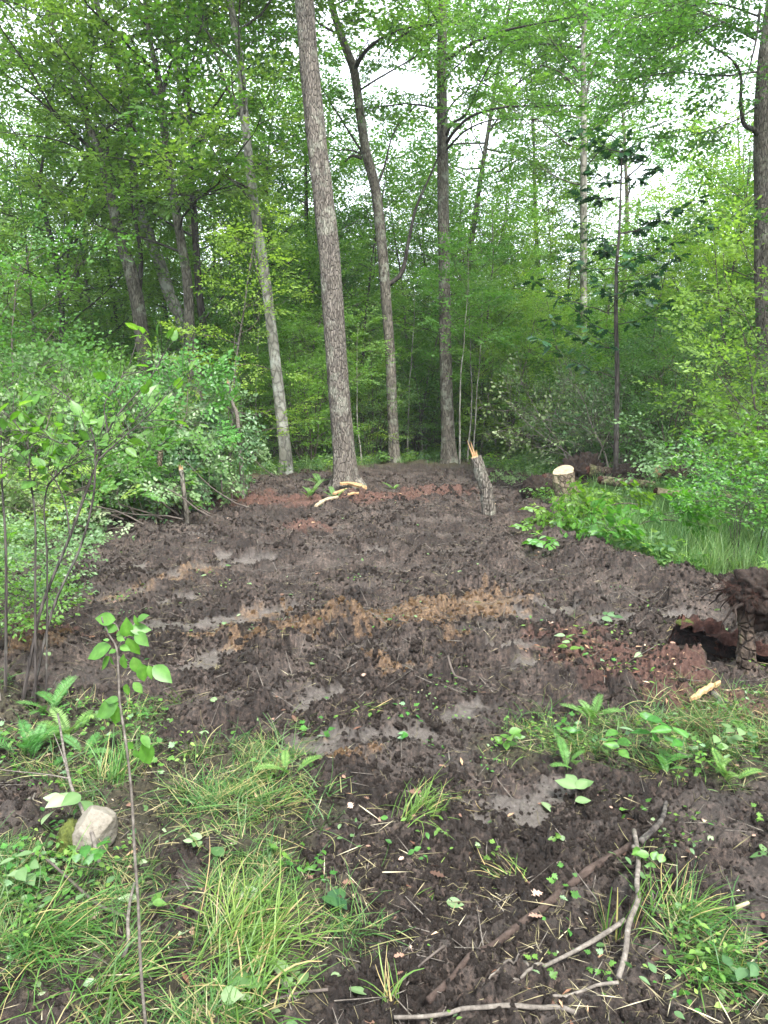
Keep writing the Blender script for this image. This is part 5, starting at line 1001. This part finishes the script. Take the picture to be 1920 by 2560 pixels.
stick([(1700, 1240), (1730, 1190, .3), (1745, 1170, .4)], .012, .01, 'grey stick leaning over the rotten log', 'twig', seed=27)
stick([(1070, 2490), (1180, 2395), (1300, 2300), (1420, 2218), (1520, 2140), (1580, 2100)], 0.011, .014, 'straight mud-coated pole half sunk diagonally in the soil at the lower right', 'mud', lift=-.02, seed=28, name='sunken_pole', cat='pole', knob=.5)
log([(1360, 1196), (1395, 1200)], 12.3, .09, .08, 'short cut butt of wood half hidden left of the stump', seed=14)
log([(1500, 1200), (1640, 1212)], 11.2, .07, .05, 'mossy broken branch lying right of the cut stump', mat='rotlog', seed=15, name='log')
def slab(pts, w, th, label, seed, mat='wood_fresh'):
    q = gpath(pts, .03, 16); q[:, 2] = np.maximum(q[:, 2], np.max(Z(q[:, 0], q[:, 1])) + th * .45); L0 = q[0].copy(); L0[2] = Hh(*q[0][:2]); rng = np.random.default_rng(seed); mb = MB(); T = unit(np.gradient(q, axis=0)); U = unit(np.cross(T, [0, 0, 1.0])); V = []
    for i in range(16):
        k = sin(pi * (i + .6) / 16.4) ** .45; ww = w * k * (1 + .10 * rng.normal()); c_ = q[i] + [0, 0, .004 * rng.normal()]
        for a, b in ((-1, -1), (1, -.8), (1.05, .7), (.1, 1.2), (-1, .8)): V.append(c_ + U[i] * a * ww / 2 + [0, 0, b * th / 2])
    V = np.array(V); i = np.arange(15)[:, None] * 5; j = np.arange(5)[None]; j2 = (j + 1) % 5; mb.add(V, [np.stack([i + j, i + j2, i + 5 + j2, i + 5 + j], -1).reshape(-1, 4), np.array([(0, 1, 2, 3, 4)]), np.array([(79, 78, 77, 76, 75)])])
    return thing1('wood_slab', mb, M[mat], label, 'wood piece', L0, 'split wood slabs at the foot of the centre trunk', smooth=False)
SL = slab([(1724, 1790), (1758, 1768), (1796, 1744)], .030, .022, 'split pale piece of wood lying in the weeds right of the middle', 9); SL['group'] = 'split wood pieces'
slab([(850, 1232), (880, 1230), (912, 1238)], .16, .05, 'largest tan wood slab lying against the foot of the centre trunk', 1)
slab([(834, 1248), (850, 1243), (866, 1238)], .09, .035, 'smaller tan slab just below the largest one at the centre trunk', 2)
slab([(790, 1272), (820, 1262), (845, 1258)], .10, .03, 'flat pale slab lying in the red litter in front of the centre trunk', 3, 'wood_cut')
slab([(870, 1252), (885, 1248), (896, 1246)], .06, .03, 'narrow pale sliver right of the two slabs at the centre trunk', 4)

# ------------------------------------------------------------------ ferns, sedge, sprigs
def frond(lf, st, base, az, L_, lean, curl, rng, pw=.24):
    K_ = 22; t = np.linspace(0, 1, K_); th = lean + curl * t; ds = L_ / (K_ - 1); rx = np.concatenate([[0], np.cumsum(np.sin(th[:-1]) * ds)]); rz = np.concatenate([[0], np.cumsum(np.cos(th[:-1]) * ds)])
    c = np.array(base) + np.stack([rx * cos(az), rx * sin(az), rz], 1); tube(st, c, np.linspace(.0022, .0008, K_), 4, cap=False, rnd=.5)
    T = unit(np.gradient(c, axis=0)); sd = np.array([-sin(az), cos(az), 0.0]); nr = np.cross(T, sd) * -1; tone = rng.uniform(.2, .9)
    for s in (1, -1):
        k = np.arange(3, K_); k = k; ln = L_ * .7 * pw * np.sin(np.clip((k - 1.5) / (K_ - 1), 0, 1) * pi) ** .7 * .95 + .006
        d = sd * s + T[k] * .45 + [0, 0, -.12]
        for sub in (0, .5):
            kk = c[k] + (T[k] * ds * sub); leaves(lf, kk, d + rng.normal(0, .05, d.shape), nr[k], ln, NARROW, np.clip(tone + rng.normal(0, .12, len(k)), 0, 1), .95)
def fern(px, py, n, L_, label, seed, group='ferns on the ground'):
    rng = np.random.default_rng(seed); g = onG(px, py); g[2] = Z1(g[0], g[1]); o = empty('fern', g, label, 'fern', group); lf = MB(); st = MB()
    for i in range(n): frond(lf, st, (rng.normal(0, .02), rng.normal(0, .02), -.01), i * 6.28 / n + rng.normal(0, .3), L_ * rng.uniform(.45, 1.05), rng.uniform(.3, .75), rng.uniform(.6, 1.2), rng)
    st.build('stems', M['fern'], o); lf.build('fronds', M['fern'], o, smooth=False)
for a in [(70, 1890, 9, .30, 'largest fern at the left edge above the rock'), (165, 1845, 8, .27, 'fern right of the largest one at the left edge'), (215, 1890, 6, .2, 'fern beside the foreground seedling stem'), (120, 1800, 7, .24, 'fern below the near left shrub'),
          (775, 1252, 7, .42, 'fern left of the foot of the centre trunk'), (838, 1248, 4, .32, 'small bluish fern touching the front of the centre trunk'), (885, 1228, 3, .3, 'little fern frond against the right side of the centre trunk'), (985, 1222, 5, .3, 'pale fern right of the centre trunk'), (800, 1215, 4, .45, 'fern leaning on the left of the centre trunk'),
          (1480, 1790, 6, .24, 'silvery fern left of the split pale wood'), (1800, 1940, 7, .15, 'light green fern near the right edge'), (1660, 1925, 6, .16, 'fern in the middle of the right weeds'), (1430, 1925, 4, .14, 'small flattened fern left of the right weeds'), (1880, 1850, 6, .18, 'fern at the right edge under the hollow log'), (720, 1960, 4, .18, 'small pale fern piece at the top of the grass patch'),
          (1235, 1128, 8, .65, 'tall fern at the mouth of the opening in the undergrowth'), (1300, 1140, 7, .55, 'fern right of the tall one at the opening'), (1480, 1255, 7, .4, 'fern in front of the cut stump'), (1560, 1240, 7, .4, 'fern in front of the second root mass')]:
    fern(*a, seed=hash(a[4]) % 1000 if False else int(a[0] * 3 + a[1]))
def sedge(px, py, n, h, label, seed, comb=None, lean=(.3, 1.2), curl=(.5, 1.5), w=.0042, spread=.035, mat='sedge', dry=.12):
    g = onG(px, py); g[2] = Z1(g[0], g[1]); o = tuft(seed, n, h, spread, lean, curl, w, comb, 'sedge_tuft', mat, True, dry); o.location = tuple(float(v) for v in g); tag(o, label, 'grass tuft', 'sedge tufts on the mud')
sedge(1040, 2060, 108, 0.187, 'round tuft of drooping yellow-green grass in the middle of the mud', 1, (.6, .9), w=.003)
sedge(1690, 2290, 122, 0.230, 'large tuft of yellow-green grass combed right behind the forked stick', 2, (-.1, .9), w=.0036)
sedge(1720, 2380, 57, 0.255, 'green tuft trailing down right of the forked stick', 3, (-.9, .4), (.9, 1.4), (.2, .7))
sedge(1530, 2330, 15, 0.204, 'upright pale-based tuft left of the forked stick', 4, None, (.02, .35), (.05, .35), .0045, .018)
sedge(1590, 2300, 10, 0.170, 'few upright blades just behind the forked stick', 5, (0.3, .3), (.1, .4), (.1, .4), .004, .015)
sedge(1050, 2215, 43, 0.145, 'flattened tuft pointing left below the round tuft', 6, (.5, .4), (1.0, 1.4), (.1, .5), .003)
sedge(1290, 2205, 39, 0.145, 'flattened brownish tuft left of the sunken pole', 7, (2.7, .5), (1.0, 1.45), (.1, .5), .003, dry=.3)
sedge(980, 2490, 18, 0.128, 'small dark-based tuft with reddish blades at the bottom centre', 8, None, (.2, .9), (.2, .8), .004, .012, dry=.35)
sedge(570, 2010, 115, 0.255, 'long combed tuft of yellowing grass at the top of the grass patch', 9, (.5, .7), (.9, 1.35), (.2, .8), .003, .09, dry=.3)
sedge(650, 2030, 86, 0.238, 'yellow-green tuft beside the long combed one', 10, (0.2, .8), (.8, 1.35), (.2, .8), .003, .07, dry=.3)
sedge(100, 2350, 144, 0.272, 'lush yellow-green tuft at the lower left', 11, (-.5, .9), (.5, 1.3), (.4, 1.1), .0036, .06)
sedge(250, 2480, 108, 0.238, 'yellow-green tuft at the bottom left beside the seedling', 12, (-.2, .9), (.4, 1.2), (.4, 1.1), .0036, .05, dry=.2)
sedge(620, 2400, 122, 0.255, 'bright tuft of long grass arching right at the bottom centre left', 13, (.3, .8), (.4, 1.2), (.5, 1.2), .004, .06)
sedge(560, 2330, 79, 0.230, 'green tuft above the bright arching one', 14, (.9, .9), (.3, 1.1), (.4, 1.1), .004, .05)
sedge(600, 2500, 86, 0.204, 'tuft at the bottom edge right of the seedling', 15, (.5, 1.0), (.4, 1.2), (.5, 1.2), .004, .05, dry=.2)
sedge(690, 1830, 28, 0.170, 'flat wisp of grass on the mud above the grass patch', 16, (.3, .4), (1.2, 1.45), (0, .3), .003, .05, dry=.3)
sedge(900, 1800, 18, 0.136, 'tiny dark green tuft in the middle of the mud', 17, (.2, .9), (.9, 1.4), (.1, .4), .004, .02)
sedge(1680, 1650, 43, 0.136, 'bluish tuft left of the hollow log', 18, (-2.0, .9), (.6, 1.4), (.3, .9), .004, .03, 'meadow')
sedge(1690, 1600, 18, 0.187, 'arching dry straw tuft behind the hollow log', 19, (.3, .6), (.5, 1.1), (.8, 1.5), .003, .04, dry=.9)
sedge(1140, 1990, 28, 0.119, 'thin low tuft above the round tuft', 20, (.0, 2), (1.0, 1.4), (.1, .4), .003, .05, dry=.3)
sedge(330, 1780, 64, 0.170, 'light green tuft behind the foreground seedling', 21, (.2, .9), (.8, 1.3), (.2, .8), .003, .06)
sedge(280, 1960, 86, 0.221, 'upright green tuft right of the rock', 22, (.9, .8), (.1, .9), (.3, .9), .004, .04)
sedge(1430, 1560, 15, 0.119, 'little pale grass wisp on the mud left of the red soil', 23, (.2, 1.2), (1.0, 1.4), (.1, .4), .003, .05, dry=.4)
def sprig(px, py, lv, label, seed, mat='leaf_pale', size=.05, h=.02, tmpl=OVATE, stem=True):
    rng = np.random.default_rng(seed); g = onG(px, py); g[2] = Z1(g[0], g[1]); o = empty('leafy_sprig', g, label, 'sprig'); lf = MB(); st = MB()
    q = limb(rng, [0, 0, h * .5], [cos(seed), sin(seed), .1], size * lv * .28, 5, 0, .15)
    if stem: tube(st, q, np.linspace(.0022, .0012, 6), 5); st.build('stem', M['twig'], o)
    for i in range(lv):
        p0, t_ = at(q, min(.99, (i + .5) / lv)); a = (1 if i % 2 else -1) * rng.uniform(.6, 1.3) + math.atan2(t_[1], t_[0])
        leaves(lf, [p0 + [0, 0, rng.uniform(0, h)]], [[cos(a), sin(a), rng.uniform(-.05, .25)]], [unit(rng.normal(0, .3, 3) + [0, -.2, 1])], size * rng.uniform(.8, 1.25), tmpl, [rng.random()])
    lf.build('leaves', M[mat], o)
for a in [(1435, 2015, 5, 'sprig of large whitish-green leaves lying on the mud at the right', 1, 'leaf_pale', .075, .05), (1650, 2205, 7, 'small green sprig behind the dark curved root', 2, 'leaf_near', .05, .04), (232, 2085, 6, 'pale silvery leaves hanging on the twig in front of the rock', 3, 'leaf_pale', .08, .12),
          (510, 2125, 5, 'pale leaves scattered on the mud below the combed grass', 4, 'leaf_pale', .04, .02), (645, 2235, 1, 'single large pale leaf lying on the grass', 5, 'leaf_pale', .075, .02, OVATEW, False), (800, 2270, 4, 'dark green crumpled leaf cluster right of the grass patch', 6, 'leaf_oak', .07, .03), (545, 2530, 5, 'pale round leaves at the bottom edge left of centre', 7, 'leaf_pale', .07, .03, OVATEW),
          (750, 2470, 5, 'flattened bluish leaves at the bottom right of the grass patch', 8, 'leaf_blue', .06, .02), (1410, 2130, 4, 'little green sprout right of the round tuft', 9, 'leaf_near', .03, .03), (565, 2160, 1, 'single dark leaf standing in the grass', 10, 'leaf_dark', .06, .06, OVATE, False), (90, 2200, 7, 'seedling with pale toothed leaves at the left edge below the rock', 11, 'leaf_blue', .06, .1), (200, 2220, 7, 'green seedling leaves below the rock', 12, 'leaf_near', .05, .1),
          (1500, 1560, 5, 'small light sprig on the far mud at the right', 13, 'leaf_blue', .08, .05), (1425, 1640, 6, 'upright green sprig left of the red soil', 14, 'leaf_near', .07, .1), (1720, 1930, 9, 'weedy plant with pointed green leaves at the right', 15, 'leaf_near', .08, .14), (1860, 1900, 8, 'weed with broad leaves near the right edge', 16, 'leaf_blue', .06, .12), (1540, 1890, 8, 'leafy weed left of the fern at the right', 17, 'leaf_near', .07, .12),
          (1240, 1860, 9, 'clump of torn green leaves in the middle right', 18, 'leaf_near', .06, .05), (1400, 1850, 7, 'green leaf cluster right of the torn clump', 19, 'leaf_near', .05, .07), (380, 2290, 4, 'small seedling left of the bare patch', 20, 'leaf_near', .04, .06), (560, 1600, 3, 'small whitish leaf on the far mud left of the sand', 21, 'leaf_pale', .07, .03), (1900, 2470, 7, 'bluish weeds in the lower right corner', 22, 'leaf_blue', .045, .06), (1020, 1870, 4, 'tiny sprig in the middle of the mud', 23, 'leaf_near', .04, .03)]:
    sprig(*a)

# ------------------------------------------------------------------ uncountable stuff on the ground
def rand_pts(n, x0, x1, y0, y1, rng): return rng.uniform(x0, x1, n), rng.uniform(y0, y1, n)
def frustum_pts(n, rng, y0=1.2, y1=16, p=1.0, side=.68):
    y = y0 * (y1 / y0) ** (rng.random(n) ** p); x = y * rng.uniform(-side, side, n); return x, y
rng = np.random.default_rng(90)
# soil clods
def clod(seed, mat, sq=.7):
    mb = MB(); p, f = sphere_grid(11, 7); k = 1 + 1.5 * n3(p, 1.6, seed) * 2; mb.add(p * k[:, None] * [1.1, .85, sq], f); return mb.build('clod', mat, link=False)
mudc = noise_mat('clod_soil', [(.3, (.022, .016, .0125)), (.5, (.047, .035, .028)), (.72, (.095, .075, .062))], 2.2, 8, .92, 1.0, .25)
sandc = noise_mat('clod_sand', [(.3, (.09, .052, .03)), (.5, (.20, .12, .06)), (.7, (.34, .21, .11))], 2.2, 8, .92, 1.0, .25)
cl = [clod(300 + i, mudc) for i in range(6)] + [clod(310 + i, sandc) for i in range(2)]
x, y = frustum_pts(210000, rng, 1.3, 16, .85); F = ground_fields(x, y); mud_, gr_, sm_, s2_, sa_, rd_ = F
den = (.25 + .75 * sstep(.42, .62, fbm(x * 1.4, y * 2.0, 3, 71))) * mud_ * (1 - .9 * sm_) * (1 - .6 * s2_) * (1 - .6 * gr_)
k = rng.random(len(x)) < den; x, y = x[k], y[k]; sa_ = sa_[k]; n = len(x); r = np.hypot(x, y)
s = .0028 + .0085 * rng.random(n) ** 3 + .022 * (rng.random(n) < .02) * rng.random(n); s = s * (.7 + .10 * r)
idx = np.where((sa_ > .5) & (rng.random(n) < .75), rng.integers(6, 8, n), rng.integers(0, 6, n))
scatter('soil_clods', cl, np.stack([x, y, Z(x, y) + s * .1], 1), rng.uniform(0, 6.28, (n, 3)), s, idx, 'crumbly dark soil clods covering the churned mud', 'soil')
# meadow grass, foreground grass, forest-floor green
mt = [tuft(400 + i, 34, .42, .05, (.05, .6), (.2, 1.0), .006, None, 'grass_tuft', 'meadow', False, .06) for i in range(4)] + [tuft(410 + i, 26, .26, .05, (.3, 1.2), (.2, .9), .005, None, 'grass_tuft', 'meadow', False, .1) for i in range(2)]
MEADOW = polyG([(1500, 1245), (1420, 1225), (1560, 1190), (1700, 1200), (2100, 1205), (3300, 1300), (3300, 1600), (2300, 1560), (1960, 1470), (1800, 1440), (1660, 1410), (1560, 1370)])
x, y = rand_pts(16000, 1.5, 11, 4.5, 16, rng); k = (sd_poly(x, y, MEADOW) + (fbm(x * 1.5, y * 1.5, 4, 5) - .5) * 1.6 < .02) & (rng.random(16000) < .25 + .75 * sstep(.38, .58, fbm(x * 2.2, y * 2.2, 3, 6))); x, y = x[k], y[k]; n = len(x)
scatter('meadow_grass', mt, np.stack([x, y, Hbase(x, y)], 1), np.stack([rng.normal(0, .15, n), rng.normal(0, .15, n), rng.uniform(0, 6.28, n)], 1), rng.uniform(.4, 1.15, n) * (.6 + .8 * fbm(x * 1.2, y * 1.2, 2, 7)), rng.integers(0, 6, n), 'fresh green meadow grass right of the stump', 'grass')
ft = [tuft(420 + i, 26, .16, .035, (.6, 1.4), (.2, 1.1), .0032, None, 'grass_tuft', 'grass', False, .12) for i in range(4)] + [tuft(430 + i, 18, .13, .04, (1.1, 1.5), (0, .35), .003, None, 'grass_tuft', 'grass', False, .5) for i in range(3)]
x, y = frustum_pts(12000, rng, 1.25, 6); g_ = ground_fields(x, y)[1]; pt = fbm(x * 4, y * 4, 3, 95); k = (rng.random(len(x)) < g_ * (.06 + .94 * sstep(.44, .62, pt)) * .68) ; x, y = x[k], y[k]; n = len(x)
scatter('short_grass', ft, np.stack([x, y, Z(x, y)], 1), np.stack([rng.normal(0, .25, n), rng.normal(0, .25, n), rng.uniform(0, 6.28, n)], 1), rng.uniform(.55, 1.2, n), np.where(x > 0, rng.integers(0, 7, n), rng.integers(0, 7, n)), 'mixed short green grass in the foreground', 'grass')
def weed(seed, n, h, size, mat, tmpl=OVATE):
    r = np.random.default_rng(seed); mb = MB()
    for i in range(n):
        a = r.uniform(0, 6.28); p = np.array([r.normal(0, .05), r.normal(0, .05), r.uniform(.02, h)]); leaves(mb, [p], [[cos(a), sin(a), r.normal(.05, .3)]], [unit(r.normal(0, .35, 3) + [0, 0, 1])], size * r.uniform(.6, 1.2), tmpl, [r.random()])
    return mb.build('weed', M[mat], link=False, smooth=False)
wd = [weed(440, 9, .05, .024, 'leaf_near'), weed(441, 12, .06, .02, 'leaf'), weed(442, 7, .05, .028, 'leaf_blue'), weed(443, 10, .07, .028, 'leaf_near', MAPLE)]
x, y = frustum_pts(9000, rng, 1.3, 7); F = ground_fields(x, y); pt = fbm(x * 3 + 5, y * 3, 3, 96); k = rng.random(len(x)) < F[1] * .26 * sstep(.48, .62, pt) + .6 * (1 - F[0]) * (x < 0) + F[0] * (1 - F[1]) * .012; x, y = x[k], y[k]; n = len(x)
scatter('weeds', wd, np.stack([x, y, Z(x, y)], 1), np.stack([rng.normal(0, .2, n), rng.normal(0, .2, n), rng.uniform(0, 6.28, n)], 1), rng.uniform(.6, 1.4, n), rng.integers(0, 4, n), 'small broad-leaved weeds between the grass', 'weeds')
fl = [weed(450 + i, 26, .22, .06, m_) for i, m_ in enumerate(('leaf', 'leaf_bright', 'leaf_blue', 'leaf_dark'))] + [tuft(455 + i, 26, .3, .08, (.1, .9), (.3, 1.1), .006, None, 'grass_tuft', 'meadow', False, .1) for i in range(2)]
x, y = frustum_pts(30000, rng, 5, 34, 1.0, .8); F = ground_fields(x, y); md = sd_poly(x, y, MEADOW)
k = (rng.random(len(x)) < (1 - F[0]) * (.25 + .75 * sstep(.4, .6, fbm(x * .7, y * .7, 3, 97)))) & (md > -.1); x, y = x[k], y[k]; n = len(x)
scatter('undergrowth', fl, np.stack([x, y, Hbase(x, y)], 1), np.stack([rng.normal(0, .15, n), rng.normal(0, .15, n), rng.uniform(0, 6.28, n)], 1), rng.uniform(.6, 1.5, n), rng.integers(0, 6, n), 'low green seedlings and grass on the shaded forest floor', 'undergrowth')
# torn leaves, dead leaves, chips, straw, twigs: one mesh each
def lay(name, n, size, tmpl, mat, label, cat, dens, y1=16, tilt=.35, y0=1.25, lift=.004, wid=1.0, tones=None, p=.8):
    x, y = frustum_pts(n, rng, y0, y1, p); F = ground_fields(x, y); k = rng.random(n) < dens(x, y, F); x, y = x[k], y[k]; n = len(x); a = rng.uniform(0, 6.28, n); mb = MB()
    sz = size[0] + (size[1] - size[0]) * rng.random(n) ** 1.6
    leaves(mb, np.stack([x, y, Z(x, y) + lift], 1), np.stack([np.cos(a), np.sin(a), rng.normal(0, tilt * .5, n)], 1), rng.normal(0, tilt, (n, 3)) + [0, 0, 1], sz, tmpl, rng.random(n) if tones is None else tones(n), wid)
    return tag(mb.build(name, M[mat], smooth=False), label, cat, None, 'stuff')
M['dead'] = attr_mat('dead_leaf', [(0, (.05, .028, .02)), (.5, (.14, .08, .055)), (.8, (.28, .17, .125)), (1, (.42, .31, .24))])
M['chip'] = attr_mat('wood_chip', [(0, (.08, .035, .022)), (.45, (.17, .09, .055)), (.8, (.38, .24, .14)), (1, (.58, .46, .32))])
M['straw'] = attr_mat('straw', [(0, (.06, .055, .025)), (.4, (.13, .115, .06)), (.8, (.25, .21, .125)), (1, (.42, .38, .26))])
lump_d = lambda x, y, s=98, a=.45, b=.65: sstep(a, b, fbm(x * 2.2, y * 2.8, 3, s))
lay('dead_leaves', 14000, (.02, .065), OAK, 'dead', 'pinkish-brown dead leaves strewn on soil and grass', 'dead leaves', lambda x, y, F: .07 * (.2 + lump_d(x, y)) * (1 - .5 * F[2]) + .5 * (1 - F[0]) * lump_d(x, y, 99) + .12 * F[5])
lay('torn_leaves', 9000, (.02, .07), OVATE, 'leaf_pale', 'torn pale green leaves scattered over the mud', 'torn leaves', lambda x, y, F: .03 + .16 * lump_d(x, y, 100, .52, .7) * (y > 5) + .15 * (1 - F[0]) + .05 * F[1])
lay('leaf_scraps', 7000, (.012, .04), OVATE, 'leaf_near', 'small torn bright green leaves on the mud', 'torn leaves', lambda x, y, F: .02 + .14 * lump_d(x, y, 101, .55, .7) + .10 * F[1])
lay('wood_chips', 40000, (.012, .07), RHOMBN, 'chip', 'reddish and tan wood chips round the centre trunk', 'wood chips', lambda x, y, F: .9 * F[5] * (.3 + .7 * lump_d(x, y, 102)) + .16 * (y > 10) + .008, wid=.7)
lay('straw', 20000, (.04, .15), RHOMBN, 'straw', 'dry grass stalks flattened into the mud', 'straw', lambda x, y, F: .05 + .3 * (y > 4) + .6 * lump_d(x, y, 103, .52, .68) * (1 - .6 * F[2]) + .4 * F[1], tilt=.22, wid=.10, lift=.006)
def twiglets():
    x, y = frustum_pts(6500, rng, 1.3, 16, .7); F = ground_fields(x, y); k = rng.random(len(x)) < .15 + .6 * lump_d(x, y, 104, .48, .66) + .5 * (1 - F[0]) + .35 * (y > 5); x, y = x[k], y[k]; n = len(x); a = rng.uniform(0, 6.28, n); l = rng.uniform(.04, .22, n) * (.6 + .06 * y)
    p0 = np.stack([x, y, Z(x, y) + .005], 1); x2, y2 = x + np.cos(a) * l, y + np.sin(a) * l; p1 = np.stack([x2, y2, Z(x2, y2) + .005 + rng.uniform(0, .02, n)], 1); mb = MB(); rods(mb, p0, p1, rng.uniform(.0012, .0035, n) * (.7 + .08 * y))
    tag(mb.build('twig_litter', M['twig_grey']), 'thin grey twigs littering the soil', 'twigs', None, 'stuff')
twiglets()
def fine_roots():
    mb = MB(); x, y = frustum_pts(900, rng, 1.3, 7, .8); a = rng.uniform(0, 6.28, 900)
    for i in range(900):
        l = rng.uniform(.05, .2); t = np.linspace(0, l, 6); b = a[i] + np.cumsum(rng.normal(0, .35, 6)); px = x[i] + np.cumsum(np.cos(b)) * l / 6; py = y[i] + np.cumsum(np.sin(b)) * l / 6
        tube(mb, np.stack([px, py, Z(px, py) + .003 + .01 * np.sin(t / l * pi) * rng.random()], 1), .0009, 3, cap=False)
    tag(mb.build('fine_roots', M['straw']), 'hair-thin torn roots on the mud', 'roots', None, 'stuff')
fine_roots()

# ------------------------------------------------------------------ thin haze added to lighten the dark gaps between the trees
hz = MB(); xx, y0_, y1_, z0_, z1_ = 95, -95, 95, -8, 26
hv = np.array([(x_, y_, z_) for z_ in (z0_, z1_) for x_, y_ in ((-xx, y0_), (xx, y0_), (xx, y1_), (-xx, y1_))], float)
hz.add(hv, np.array([(0, 3, 2, 1), (4, 5, 6, 7), (0, 1, 5, 4), (1, 2, 6, 5), (2, 3, 7, 6), (3, 0, 4, 7)]))
m, t, out = newmat('haze'); pv = N(t, 'ShaderNodeVolumePrincipled'); pv.inputs['Color'].default_value = (.86, .93, 1.0, 1); pv.inputs['Density'].default_value = 0.0006
t.links.new(pv.outputs[0], out.inputs['Volume']); ho = hz.build('haze', m, smooth=False); tag(ho, 'thin haze added to lift the dark gaps between the trees', 'haze', None, 'stuff')
